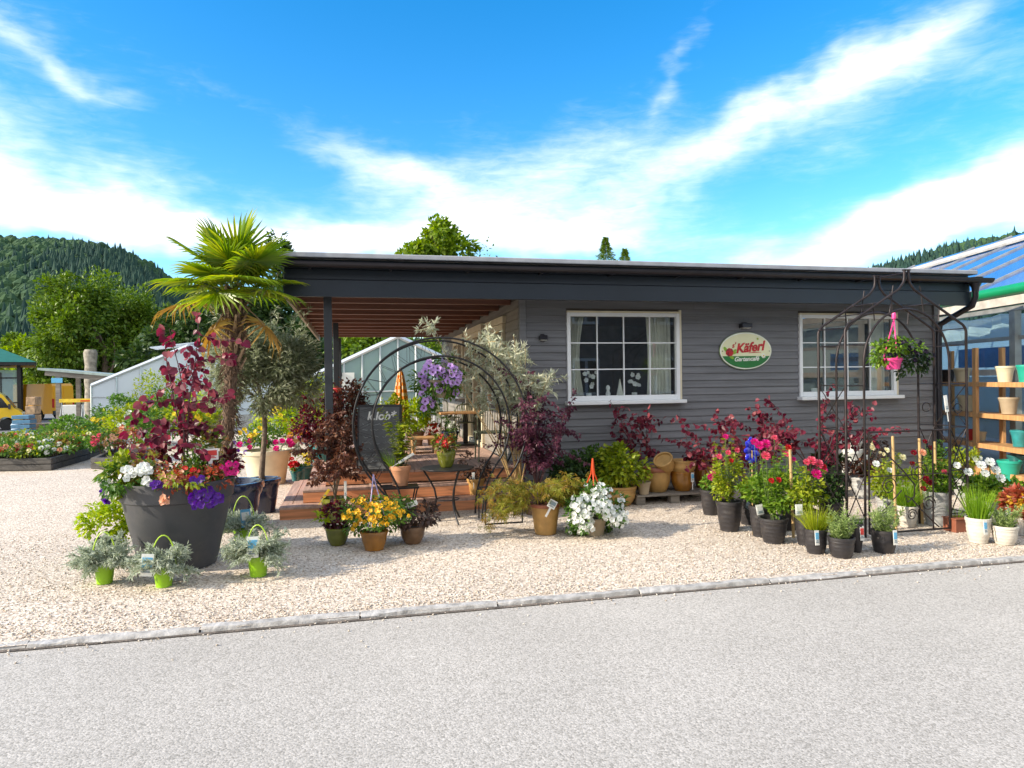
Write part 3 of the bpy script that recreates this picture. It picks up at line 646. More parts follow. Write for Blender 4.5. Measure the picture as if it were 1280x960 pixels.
def text(name, s, size, mt, parent, loc, rot=(math.pi/2, 0, 0), shear=0.0, off=0.0, ext=.002, sx=1.0):
    cu = bpy.data.curves.new('lettering', 'FONT'); cu.body = s; cu.size = size; cu.shear = shear; cu.offset = off; cu.extrude = ext; cu.align_x = 'CENTER'; cu.align_y = 'CENTER'; cu.resolution_u = 4
    t = bpy.data.objects.new('tmp', cu); COL.objects.link(t); dg = bpy.context.evaluated_depsgraph_get()
    me = bpy.data.meshes.new_from_object(t.evaluated_get(dg)); bpy.data.objects.remove(t); me.materials.clear(); me.materials.append(mt)
    o = obj(name, me, parent, loc); o.rotation_euler = rot; o.scale = (sx, 1, 1); return o
text('lettering', 'K\u00e4ferl', .185, S_RED, sign, (.055, -.0165, .045), (math.pi/2, -.10, 0), .32, .006)
text('lettering', "s'", .10, S_RED, sign, (-.20, -.0165, .075), (math.pi/2, -.10, 0), .3, .002)
text('lettering', 'Gartencaf\u00e9', .088, S_WHITE, sign, (0.0, -.019, -.118), (math.pi/2, -.03, 0), .35, .002)
b = MB(); b.tube([(.04, -.016, -.03), (.14, -.016, -.022), (.24, -.016, -.024)], [.004, .006, .002], 6); part('underline', b, S_RED, sign)
b = MB()
for k in range(7):
    a = 2*math.pi*k/7; b.prism([(p[0]+.028*math.cos(a)-.262, p[1]+.026*math.sin(a)-.02) for p in ell(.034, .034, 14)], -.0165-.0008*k, -.013, k % 2)
b.prism([(p[0]-.262, p[1]-.015) for p in ell(.022, .02, 14)], -.024, -.013, 0)
part('painted_rose', b, [S_RED, S_DRED], sign)
for (cx, cz, a) in ((-.325, .02, 2.2), (-.20, -.03, .2), (-.235, -.088, -.6), (-.19, -.01, .7)):
    b = MB(); b.prism([(cx+p[0]*math.cos(a)-p[1]*math.sin(a), cz+p[0]*math.sin(a)+p[1]*math.cos(a)) for p in ell(.045, .022, 12)], -.0162-abs(a)*.0004, -.013); part('painted_leaf', b, S_LEAF, sign)
for (cx, cz, r, mm) in ((.275, -.072, .034, S_WHITE), (.185, .172, .014, S_LEAF)):
    b = MB()
    for k in range(9):
        a = 2*math.pi*k/9; b.prism([(cx+r*.62*math.cos(a)+p[0]*math.cos(a)-p[1]*math.sin(a), cz+r*.62*math.sin(a)+p[0]*math.sin(a)+p[1]*math.cos(a)) for p in ell(r*.5, r*.22, 8)], -.0185-.0003*k, -.013)
    b.prism([(cx+p[0], cz+p[1]) for p in ell(r*.36, r*.36, 12)], -.0225, -.013, 1); part('painted_daisy', b, [mm, S_YEL], sign)
for xx in (-.372, .372):
    b = MB(); b.lathe([(.008, 0), (.006, .004), (.001, .005)], 8); o = part('screw', b, GUTTER, sign); o.location = (xx, -.013, -.005); o.rotation_euler = (math.pi/2, 0, 0)
# curtains and things on the inner sills
rng = np.random.default_rng(21)
for (wi, f0, f1, lab) in ((0, .02, .20, 'pale grey curtain gathered at the left of the large window'), (0, .76, .99, 'pale grey curtain gathered at the right of the large window'), (1, .84, .99, 'pale curtain at the right edge of the window behind the arbour')):
    x0, x1, z0, z1 = WIN[wi]; a, c = x0+(x1-x0)*f0, x0+(x1-x0)*f1; b = MB(); V = []; n = 40
    for j in range(9):
        zz = z0+(z1-z0)*j/8; pinch = 1-.25*math.sin(math.pi*min(1, (8-j)/8))
        for k in range(n): V.append((a+(c-a)*(k/(n-1) if f0 > .5 else k/(n-1)*pinch)+ (0 if f0 < .5 else (c-a)*(1-pinch)*.3*(1-k/(n-1))), WY+.20+.022*math.sin(k*1.15+j*.12)+.008*math.sin(k*2.7), zz))
    b.add(V, [(j*n+k, j*n+k+1, (j+1)*n+k+1, (j+1)*n+k) for j in range(8) for k in range(n-1)]); o = part('curtain', b, CURTAIN, None, 80)
    s_ = o.modifiers.new('thickness', 'SOLIDIFY'); s_.thickness = .004; tag(o, lab, 'curtain')
def at_win(px, py): return fp(px, py, WY+.13)[0]
for (px, kind, lab) in ((736, 'orchid', 'white flowers in a small vase at the left of the window sill'), (793, 'orchid', 'white orchid in bloom on the window sill beside the right curtain')):
    t = thing('orchid', lab, 'plant', (at_win(px, 490), WY+.13, 1.295)); b = MB(); b.lathe([(.03, 0), (.045, .05), (.035, .10), (.04, .11)], 14); part('vase', b, WHITEPL, t, 40)
    b = MB(); b.tube(path((0, 0, .1), (.1, 0, 1), .32, (.5, 0, -.6), 6), .003, 5); part('stem', b, GSTEM, t)
    P = np.array([(.02+rng.normal()*.05, rng.normal()*.02, .2+rng.uniform(0, .2)) for _ in range(9)]); blooms(t, 'blossom', F_WHITE, P, norm(np.tile((0, -1., .2), (9, 1))+rng.normal(size=(9, 3))*.3), .035, rng)
t = thing('figurine', 'small white bust figurine in the middle of the window sill', 'figurine', (at_win(760, 490), WY+.13, 1.295)); b = MB(); b.lathe([(.05, 0), (.055, .02), (.03, .05), (.035, .1), (.02, .14), (.03, .17), (.025, .2), (.001, .22)], 16); part('body', b, WHITEPL, t, 60)
t = thing('paper_cone', 'pale pleated cone ornament on the sill between figurine and orchid', 'ornament', (at_win(775, 490), WY+.13, 1.295)); b = MB(); b.lathe([(.07, 0), (.04, .12), (.004, .30)], 12); part('cone', b, CURTAIN, t)
for (px, r, h, lab, mm) in ((1040, .07, .16, 'dark teal flowerpot behind the glass of the right hand window', DKTEAL), (1018, .05, .12, 'small white flowerpot inside the right hand window', WHITEPL)):
    t = thing('flowerpot', lab, 'flowerpot', (at_win(px, 490), WY+.13, 1.295)); pot(t, mm, r*2, r*1.5, h, soil=False)
# deck with wrap-round steps
deck = thing('wooden_deck', 'red brown timber terrace deck with two wrap round steps', 'deck', (-.33, 9.0, 0))
def D(p): return (p[0]+.33, p[1]-9.0, p[2])
def boards(b, x0, x1, y0, y1, z, w=.14, along_y=True, th=.028):
    if along_y:
        n = max(1, int(round((x1-x0)/w)))
        for k in range(n): b.box(D((x0+(x1-x0)*(k+.5)/n, (y0+y1)/2, z-th/2)), ((x1-x0)/n-.006, y1-y0, th))
    else:
        n = max(1, int(round((y1-y0)/w)))
        for k in range(n): b.box(D(((x0+x1)/2, y0+(y1-y0)*(k+.5)/n, z-th/2)), (x1-x0, (y1-y0)/n-.006, th))
b = MB(); boards(b, -.33, X0-.03, 9.0, BY-.3, .46); part('deck_boards', b, DECKT, deck, bev=.003)
b = MB(); b.box(D((.93, 9.03, .37)), (2.5, .03, .12)); b.box(D((-.31, 13, .37)), (.03, 7.9, .12)); part('riser', b, DECK, deck)
for (xl, yf, z, xr) in ((-.59, 8.73, .30, 2.14), (-.84, 8.5, .145, 2.14)):
    b = MB(); boards(b, xl, xr, yf, yf+.262, z, .13, False); boards(b, xl, xl+.262, yf+.268, BY-1, z, .13, True); st = part('step', b, DECKT, deck, bev=.003)
    b = MB(); b.box(D(((xl+xr)/2, yf+.02, z-.028-.06)), (xr-xl-.01, .03, .118)); b.box(D((xl+.02, (yf+BY)/2, z-.028-.06)), (.03, BY-yf-1, .118)); part('riser', b, DECK, st)
# ------------------------------------------------------------------ hills and forest
def hill(name, prof, d0, d1, label, seed, nf, hmul=1.0):
    # prof: list of (px, py) on the crest; the hill rises from d0 to its crest at d1 and falls off behind it
    rng = np.random.default_rng(seed)
    dirs = [ray(*p) for p in prof]; azs = np.array([math.atan2(d[0], d[1]) for d in dirs]); tans = np.array([d[2]/math.hypot(d[0], d[1]) for d in dirs])
    o_ = np.argsort(azs); azs, tans = azs[o_], tans[o_]
    def crest(a): return np.interp(a, azs, tans)*d1+CZ
    ph = rng.uniform(0, 6.28, 8)
    def h(a, d):
        t = np.clip((d-d0)/(d1-d0), 0, 1.6); s = np.where(t <= 1, t**1.15, 1-(t-1)**2*.9)
        w = sum(math.pow(.6, k)*np.sin(a*(9+k*11)+ph[k]+d*.008*(k+1)) for k in range(4))
        return -1.5+(crest(a)+1.5-9)*s+w*2.2*np.clip(t*2, 0, 1)*np.clip((1.05-t)*6, 0, 1)
    A = np.linspace(azs[0], azs[-1], 90); Dd = np.linspace(d0, d1*1.35, 40); b = MB()
    g = [(d*math.sin(a), d*math.cos(a), float(h(np.array(a), np.array(d)))) for d in Dd for a in A]; n = len(A)
    b.add(g, [(j*n+i, j*n+i+1, (j+1)*n+i+1, (j+1)*n+i) for j in range(len(Dd)-1) for i in range(n-1)])
    struct(part(name, b, HILLM, None, 80))
    # the wood on it reads as one mass
    cone = MB_cone(); ball = MB_ball(); b = MB()
    a = rng.uniform(azs[0], azs[-1], nf); d = np.sqrt(rng.uniform((d0+10)**2, (d1*1.04)**2, nf)); z = h(a, d)
    P = np.stack([d*np.sin(a), d*np.cos(a), z], 1); patch = np.sin(a*31+ph[5])+np.sin(d*.031+ph[6])+np.sin(a*17-d*.017)+rng.normal(size=nf)*.7
    fir = patch > -.75; S = rng.uniform(.55, 1.3, nf)*hmul; an = rng.uniform(0, 6.28, nf)
    X = np.stack([np.cos(an), np.sin(an), 0*an], 1); Y = np.stack([-np.sin(an), np.cos(an), 0*an], 1); Z = np.tile((0, 0, 1.), (nf, 1))
    for tpl, msk, mi, s0 in ((cone, fir, 0, (5.0, 5.0, 8.6)), (ball, ~fir, 1, (5, 5, 6.2))):
        b.inst(tpl, P[msk]-np.array((0, 0, 1)), X[msk], Y[msk], Z[msk], S[msk][:, None]*np.array(s0)*rng.uniform(.85, 1.15, (msk.sum(), 3)), mi)
    o = part('forest', b, [L_FIR, L_FIRY]); tag(o, label, 'forest', None, 'stuff')
def MB_cone():
    V = []; Fs = []; rng = np.random.default_rng(8)
    for (zb, zt, r) in ((.06, .45, .5), (.3, .72, .36), (.55, 1.0, .23)):
        i = len(V); n = 9
        for k in range(n):
            a = 2*math.pi*k/n; q = r*(1 if k % 2 else .62)*rng.uniform(.85, 1.1); V.append((q*math.cos(a), q*math.sin(a), zb-(.05 if k % 2 else -.03)))
        V.append((0, 0, zt)); Fs += [(i+k, i+(k+1) % n, i+n) for k in range(n)]
    return V, Fs
def MB_ball():
    rng = np.random.default_rng(9); V = []; Fs = []; n = 8
    rows = [(.15, .08), (.48, .25), (.55, .5), (.42, .78), (.18, .97)]
    for r, z in rows:
        for k in range(n): a = 2*math.pi*k/n+z; q = r*rng.uniform(.8, 1.2); V.append((q*math.cos(a), q*math.sin(a), z+rng.uniform(-.05, .05)))
    V.append((0, 0, 1.03)); t = len(V)-1
    for j in range(len(rows)-1): Fs += [(j*n+k, j*n+(k+1) % n, (j+1)*n+(k+1) % n, (j+1)*n+k) for k in range(n)]
    Fs += [((len(rows)-1)*n+k, (len(rows)-1)*n+(k+1) % n, t) for k in range(n)]
    return V, Fs
hill('hill', [(-420, 330), (-260, 300), (-120, 285), (0, 291), (60, 293), (110, 296), (150, 304), (185, 320), (215, 340), (260, 362), (330, 385), (450, 410), (600, 430), (800, 445)], 190, 520, 'dark green wooded hillside of firs rising behind the nursery yard at the left', 2, 24000)
hill('hill_spur', [(-400, 395), (-100, 398), (0, 404), (35, 408), (60, 425), (90, 440), (200, 452), (400, 462)], 110, 190, 'lighter mixed wood on the low spur at the foot of the hill', 4, 2600, .6)
hill('hill_ridge', [(900, 410), (1000, 362), (1060, 342), (1095, 330), (1130, 319), (1180, 305), (1230, 292), (1280, 283), (1400, 270), (1600, 262), (1800, 270)], 260, 560, 'dark wooded ridge above the greenhouse roof at the right', 6, 13000)
# ------------------------------------------------------------------ trees
def tree(name, label, px, pyt, Y, rw, rh, nleaf, size, m, trunk=.3, seed=0, group=None, lobes=9, cs=.40, bare=0, cz=None, pz=None):
    # crown centred so that its top meets (px, pyt) at distance Y
    rng = np.random.default_rng(seed+100); top = fp(px, pyt, Y); x, y = top[0], Y; g = gz(x, y)
    zc = top[2]-rh; t = thing(name, label, 'tree', (x, y, g), group)
    b = MB(); hh = zc-g
    tp = path((0, 0, -.1), (.02, 0, 1), hh+.1, (0, 0, 0), 7, rng, .04); b.tube(tp, np.linspace(trunk, trunk*.5, 7), 10)
    for k in range(9):
        a = 2*math.pi*k/9+rng.uniform(-.3, .3); i = rng.integers(3, 7); L_ = rng.uniform(.6, 1.0)*rw
        b.tube(path(tp[i], (math.cos(a), math.sin(a), rng.uniform(.4, 1.3)), L_, (0, 0, .4), 6, rng, .12), np.linspace(trunk*.35, trunk*.06, 6), 6)
    part('trunk', b, BARK, t, 60)
    b = MB(); ls = rng.normal(size=(lobes, 3)); ls = norm(ls)*np.array((.62, .62, .62)); ls[0] = (0, 0, .55); ls[1] = (0, 0, 0)
    for k in range(lobes):
        R = rng.uniform(.38, .58); c = np.array((0, 0, hh))+ls[k]*np.array((rw, rw, rh))
        bush(b, rng, c, (rw*R, rw*R, rh*R), nleaf//lobes, size, LEAF, 13, cs=cs, lo=-.9, shell=.5)
    part('crown', b, m, t); return t
tree('deciduous_tree', 'tall broad green tree standing before the wooded hill, above the timber shelter', 128, 336, 75, 6.3, 7.6, 32000, .42, L_TREE, .45, 1, lobes=14)
tree('deciduous_tree', 'darker green tree with a rounded crown at the right shoulder of the tall broad tree', 163, 356, 80, 4.8, 8.2, 18000, .44, L_TREE, .4, 2, lobes=10)
tree('deciduous_tree', 'low yellowish green tree at the left foot of the tall broad tree', 68, 395, 78, 4.4, 5.0, 12000, .42, L_TREEY, .3, 3)
tree('deciduous_tree', 'small olive green tree above the green roofed pavilion', 25, 418, 82, 5.2, 4.6, 12000, .42, L_TREE, .3, 4)
tree('deciduous_tree', 'dark dense tree directly behind the palm trunk', 280, 356, 44, 4.4, 4.2, 18000, .32, L_TREED, .35, 5, lobes=11)
tree('deciduous_tree', 'dark tree between the palm crown and the terrace post', 365, 366, 46, 4.0, 4.0, 14000, .32, L_TREED, .35, 6)
tree('deciduous_tree', 'dark tree left of the palm, low behind the white glasshouse', 222, 392, 48, 3.2, 3.4, 6000, .42, L_TREED, .3, 7)
tree('deciduous_tree', 'green tree seen under the terrace roof behind the glasshouse', 470, 408, 40, 4.4, 3.2, 9000, .38, L_TREE, .3, 8)
tree('deciduous_tree', 'leafy tree seen under the terrace roof just left of the side wall', 590, 405, 38, 4.0, 3.2, 7000, .38, L_TREE, .3, 9)
tree('deciduous_tree', 'sunlit yellow green tree whose top rises above the middle of the roof', 546, 274, 40, 2.5, 2.6, 5200, .34, L_TREEY, .3, 10, cs=.32)
tree('deciduous_tree', 'dark tree top just peeping over the left end of the roof', 352, 296, 60, 2.0, 3.0, 2500, .42, L_TREED, .3, 11)
tree('young_tree', 'thin sparse tree top of bare twigs right of the sunlit tree above the roof', 606, 296, 42, 1.3, 2.6, 260, .24, L_TREE, .12, 12)
# small fir over the roof
rng = np.random.default_rng(77)
for (px, py, Y, h, w, lab) in ((757, 297, 55, 12, 2.2, 'pointed top of a fir tree above the right half of the roof'), (781, 311, 58, 10, 2.0, 'lower tree top right of the pointed fir above the roof')):
    p = fp(px, py, Y); t = thing('fir_tree', lab, 'tree', (p[0], Y, gz(p[0], Y))); H_ = p[2]-gz(p[0], Y); b = MB(); b.tube([(0, 0, 0), (0, 0, H_)], [.2, .02], 8); part('trunk', b, BARK, t)
    b = MB(); n = 5200; u = rng.uniform(0, 1, n)**.7; a = rng.integers(0, 7, n)*.9+u*40+rng.normal(size=n)*.15; r = w*2.4*(1-u)*rng.uniform(.1, 1, n)*(.45+.55*np.abs(np.sin(u*60))); z = H_*(.35+.65*u)-r*.25
    D = np.stack([np.cos(a), np.sin(a), np.full(n, -.1)], 1)+rng.normal(size=(n, 3))*.3; leaves(b, NARROW, np.stack([r*np.cos(a), r*np.sin(a), z], 1), D, rng.normal(size=(n, 3))+np.array((0, 0, 1)), rng.uniform(.18, .34, n)); part('crown', b, L_TREE, t)
# ------------------------------------------------------------------ glasshouses at the back left
def glasshouse(name, label, pxc, w, Y, eave, ridge, length, gm, nb, rzd=0.0):
    p = fp(pxc, 480, Y); t = thing(name, label, 'greenhouse', (p[0], Y, gz(p[0], Y)), rz=rad(rzd)); z0 = 0
    def bar(b, a, c, r=.035): b.tube([a, c], r, 4)
    def roofz(x): return eave+(ridge-eave)*(1-abs(x)/(w/2))
    b = MB(); b.prism([(-w/2, .1), (w/2, .1), (w/2, eave), (0, ridge), (-w/2, eave)], 0, .02); part('gable_glass', b, gm, t)
    b = MB(); b.box((0, .02, .25), (w+.1, .12, .5)); part('plinth', b, KERB, t)
    for s in (-1, 1):
        b = MB(); L_ = math.hypot(w/2, ridge-eave); a = math.atan2(ridge-eave, w/2)
        b.box((s*w/4, length/2, (eave+ridge)/2+.03), (L_, length, .02), ry=s*a); part('roof_glass', b, gm, t)
        b = MB(); b.box((s*w/2, length/2+.05, eave/2+.05), (.02, length, eave)); part('side_glass', b, gm, t)
        b = MB()
        for k in range(0, 12):
            y = length*k/11; bar(b, (s*w/2, y, eave+.05), (0, y, ridge+.05)); bar(b, (s*w/2, y, 0), (s*w/2, y, eave))
        part('glazing_bars', b, ALU, t)
    b = MB()
    for k in range(nb+1):
        x = -w/2+w*k/nb; bar(b, (x, -.03, 0), (x, -.03, roofz(x)), .03)
    for z in (.75, 1.3): bar(b, (-w/2, -.04, z), (w/2, -.04, z), .02)
    for s in (-1, 1): bar(b, (s*w/2, -.04, eave), (0, -.04, ridge), .055)
    part('gable_frame', b, ALU, t); return t
g1 = glasshouse('glasshouse', 'white filmed glasshouse gable behind the palm and the purple redbud', 236, 6.6, 29, 1.72, 3.2, 12, GHWHITE, 8, 6)
b = MB(); b.box((-.55, 1.2, 3.27), (1.7, 1.6, .04), ry=rad(-7)); b.box((.75, 1.2, 3.25), (.9, 1.6, .04), ry=rad(14)); part('roof_vent', b, GHWHITE, g1)
glasshouse('glasshouse', 'pale green glasshouse with white bars seen behind the round arch', 498, 6.6, 22, 1.45, 3.0, 14, GHGLASS, 12)
# small floodlight on the glasshouse panel by the post
p = fp(424, 470, 21.85); t = thing('floodlight', 'small black lamp on a bracket on the glasshouse just right of the terrace post', 'lamp', p)
b = MB(); b.tube([(0, 0, .05), (0, 0, -.12), (.1, 0, -.22)], .02, 6); part('bracket', b, IRON, t); b = MB(); b.lathe([(.02, -.05), (.09, .0), (.08, .12), (.03, .15)], 12); part('lamp_head', b, IRON, t, 50)
b = MB(); b.box((0, 0, 0), (.62, .03, .5)); o = part('notice_panel', b, WHITEPL); o.location = fp(430, 476, 21.9); tag(o, 'pale square panel behind the black lamp on the glasshouse', 'panel')
# ------------------------------------------------------------------ yard at far left
# pavilion with green hipped roof
p = gp(8, 519); Yp = 56.0; px_ = lambda x, y, Y=Yp: fp(x, y, Y)
t = thing('pavilion', 'dark framed pavilion with glass walls and a green hipped roof at the left edge', 'pavilion', (px_(-40, 500)[0], Yp, -1.0), None, rad(21)); cx = px_(-40, 500)[0]
zE = px_(10, 454)[2]+1; zT = px_(-40, 420)[2]+1; hw = (px_(40, 455)[0]-cx); ww = px_(20, 460)[0]-cx
b = MB(); V = [(-hw, -hw, zE), (hw, -hw, zE), (hw, hw, zE), (-hw, hw, zE), (0, 0, zT)]; b.add(V, [(0, 1, 4), (1, 2, 4), (2, 3, 4), (3, 0, 4), (3, 2, 1, 0)]); part('roof', b, mat('green_roof', (.015, .13, .10), .6, var=.1, scale=2), t)
b = MB(); b.box((0, 0, zE-.12), (hw*2-.1, hw*2-.1, .2)); part('eaves_beam', b, IRON, t)
for sx_ in (-1, 1):
    for sy_ in (-1, 1): b = MB(); b.box((sx_*ww, sy_*ww, (zE-.2)/2), (.22, .22, zE-.2)); part('post', b, IRON, t)
for k in range(3):
    b = MB(); b.box((-ww+ww*2*(k+.5)/3, -ww, zE*.45), (ww*2/3-.12, .04, zE*.85)); part('window_pane', b, GHGLASS, t)
b = MB()
for z in (zE*.35, zE*.75): b.box((0, -ww-.03, z), (ww*2, .06, .08))
for k in range(7): b.box((-ww+ww*2*k/6, -ww-.03, zE*.42), (.08, .055, zE*.84))
part('window_bars', b, IRON, t)
b = MB(); b.box((0, ww*.3, zE*.42), (ww*1.7, .1, zE*.84)); part('inner_wall', b, ROOM, t)
# vans
VANY = mat('van_yellow', (.80, .50, .005), .3, var=.02, coat=.5); VANO = mat('van_amber', (.80, .36, .003), .3, var=.02, coat=.5); DKGL = mat('dark_glass', (.015, .018, .02), .08); TYRE = mat('tyre', (.02, .02, .02), .9); DKPL = mat('dark_plastic', (.03, .03, .035), .5)
REDL = mat('red_lens', (.5, .01, .01), .2); CLRL = mat('clear_lens', (.75, .77, .78), .1); SILV = mat('wheel_silver', (.45, .45, .46), .35, .7)
def van(name, label, loc, s, m, rz, hood=True):
    t = thing(name, label, 'van', loc, None, rz); Lh = 2.75; w = 1.0     # nose towards +x
    prof = [(-2.75, .45), (2.55, .42), (2.65, .75), (2.60, 1.05), (2.42, 1.25), (2.2, 1.36), (1.62, 2.22), (1.3, 2.44), (-2.6, 2.48), (-2.75, 2.3)]
    def arch(c, r=.43): return [(c+r*math.cos(a), .42+r*math.sin(a)) for a in np.linspace(math.pi, 0, 9)]
    low = [(-2.75, .45)]+arch(-1.65)+arch(1.75)
    P = low+prof[1:]
    b = MB(); n = len(P); V = []
    for yy, ins in ((-w, .0), (-w*.55, -.0), (w*.55, 0), (w, 0)): V += [(x, yy*(1-.10*max(0, z-1.2)/1.3), z) for x, z in P]
    Fs = [tuple(range(n)), tuple(3*n+k for k in range(n))[::-1]]
    for r in range(3): Fs += [(r*n+i, (r+1)*n+i, (r+1)*n+(i+1) % n, r*n+(i+1) % n) for i in range(n)]
    b.add(np.array(V)*s, Fs); part('body', b, m, t, 30)
    b = MB(); b.add(np.array([(2.17, -.8, 1.42), (2.17, .8, 1.42), (1.68, .75, 2.16), (1.68, -.75, 2.16)])*s+np.array((.03, 0, .02)), [(0, 1, 2, 3)]); part('windscreen', b, DKGL, t)
    for sy_ in (-1, 1):
        f = lambda z: sy_*(w*(1-.10*max(0, z-1.2)/1.3)+.008)
        b = MB(); q = [(1.95, 1.42), (.95, 1.42), (.95, 2.05), (1.52, 2.07)]; b.add(np.array([(x, f(z), z) for x, z in q])*s, [(0, 1, 2, 3)]); part('side_window', b, DKGL, t)
        b = MB(); b.box(np.array((1.95, sy_*1.13, 1.5))*s, np.array((.12, .2, .32))*s); part('mirror', b, DKPL, t)
        b = MB(); b.box(np.array((2.54, sy_*.75, .98))*s, np.array((.2, .36, .24))*s); part('headlight', b, CLRL, t)
        b = MB(); b.box(np.array((-2.755, sy_*.9, 1.15))*s, np.array((.05, .16, .6))*s); part('tail_light', b, REDL, t)
        b = MB(); b.box(np.array((.05, sy_*1.005, .62))*s, np.array((2.5, .03, .14))*s); part('side_strip', b, DKPL, t)
        for xx in (-1.65, 1.75):
            b = MB(); T = np.array(Matrix.Rotation(math.pi/2, 3, 'X')); b.lathe([(.2*s, -.11*s), (.35*s, -.11*s), (.36*s, -.05*s), (.36*s, .05*s), (.35*s, .11*s), (.2*s, .11*s)], 20, np.array((xx, sy_*.88, .36))*s, tilt=T); wo = part('wheel', b, TYRE, t, 40)
            b = MB(); b.lathe([(.001, -.06*s), (.2*s, -.10*s), (.21*s, .1*s), (.001, .06*s)], 16, np.array((xx, sy_*.89, .36))*s, tilt=T); part('rim', b, SILV, wo, 40)
    for xx, L_ in ((2.6, .2), (-2.78, .14)): b = MB(); b.box(np.array((xx, 0, .5))*s, np.array((L_, 1.9, .28))*s); part('bumper', b, DKPL, t, bev=.03)
    for sy_ in (-1, 1): b = MB(); b.box(np.array((-2.757, sy_*.44, 1.45))*s, np.array((.03, .83, 1.75))*s); d_ = part('rear_door', b, m, t, bev=.01); b = MB(); b.box(np.array((-2.78, sy_*.1, 1.1))*s, np.array((.04, .05, .25))*s); part('handle', b, DKPL, d_)
    b = MB(); b.box(np.array((-2.78, 0, .75))*s, np.array((.02, .5, .12))*s); part('number_plate', b, WHITEPL, t)
    if not hood:
        for (yy, zz, r) in ((.42, 1.55, .13),): b = MB(); b.tube([np.array((-2.785, yy+r*math.cos(a), zz+r*math.sin(a)))*s for a in np.linspace(.6, 5.6, 12)], .03*s, 5); part('horn_emblem', b, DKPL, t)
    else:
        b = MB(); b.box(np.array((-.2, -.995, 1.25))*s, np.array((.9, .02, .07))*s); b.box(np.array((-.1, -.995, 1.38))*s, np.array((.6, .02, .05))*s); part('side_lettering_strip', b, DKPL, t)
    return t
Yv = 48.0; p = fp(28, 523, Yv); van('delivery_van', 'bright yellow delivery van with its nose showing at the left edge', (p[0]-2.62*.94*.95, Yv-.6, gz(0, Yv)), .94, VANY, rad(19))
Yv = 60.0; p = fp(72, 508, Yv); van('delivery_van', 'amber delivery van seen from behind between the pavilion and the shelter', (p[0]-2.55, Yv+1.2, -1.0), 1.12, VANO, rad(180-20), False)
# timber shelter
Ys = 36.0
a = fp(56, 465, Ys); c = fp(137, 472, Ys); zg = gz(0, Ys); t = thing('open_shelter', 'open timber shelter with a flat sloping roof over the barrier', 'shelter', ((a[0]+c[0])/2, Ys, zg)); ox = (a[0]+c[0])/2
L_ = math.hypot(c[0]-a[0], c[2]-a[2]); an = math.atan2(a[2]-c[2], c[0]-a[0]); zc = (a[2]+c[2])/2-zg
b = MB(); b.box((0, 1.2, zc+.12), (L_+.3, 3.2, .10), ry=an); part('roof', b, mat('roof_sheet', (.32, .38, .34), .5, .2), t)
for yo in (-.2, 2.6): b = MB(); b.box((0.1, yo, zc-.05), (L_, .14, .22), ry=an); part('beam', b, GREYWOOD, t)
for (px, yo) in ((73, -.2), (98, 2.6), (128, -.2)):
    xx = fp(px, 480, Ys+yo)[0]-ox; h_ = zc-.12-math.tan(an)*xx; b = MB(); b.box((xx, yo, h_/2), (.18, .18, h_)); part('post', b, GREYWOOD, t)
b = MB(); xx = fp(75, 472, Ys)[0]-ox; b.box((xx, -.35, zc-.25), (.45, .04, .22)); part('blue_plate', b, BLUETAG, t)
# carved trunk, barrier boards, crates and sacks
p = fp(113, 437, 44); t = thing('tree_stump', 'tall bare grey trunk stump standing behind the shelter', 'stump', (p[0], 44, gz(0, 44))); H_ = p[2]-gz(0, 44); rng = np.random.default_rng(6)
b = MB(); prof = [(.42, 0), (.36, H_*.3), (.31, H_*.5), (.34, H_*.6), (.30, H_*.7), (.29, H_*.8), (.33, H_*.9), (.37, H_*.96), (.28, H_)]
b.lathe([(r*rng.uniform(.93, 1.07), z) for r, z in prof]+[(.001, H_*.97)], 14); part('trunk', b, mat('grey_bark', (.28, .25, .20), .9, var=.4, scale=6, bump=1, bscale=12), t, 60)
Yb = 34.5; a = fp(74, 501, Yb); c = fp(133, 500, Yb); t = thing('barrier_rail', 'striped yellow and orange barrier rail on metal legs under the shelter', 'barrier', ((a[0]+c[0])/2, Yb, gz(0, Yb))); hh = a[2]-gz(0, Yb); w_ = c[0]-a[0]
b = MB(); b.box((0, 0, hh), (w_, .05, .16)); b.box((w_*.2, -.027, hh-.02), (w_*.5, .01, .07), m=1); part('rail', b, [YELTAG, ORANGEH], t)
for s in (-.45, 0, .45): b = MB(); b.tube([(w_*s-.15, 0, 0), (w_*s, 0, hh-.1), (w_*s+.15, 0, 0)], .03, 6); part('leg', b, ALU, t)
Yb = 44.0
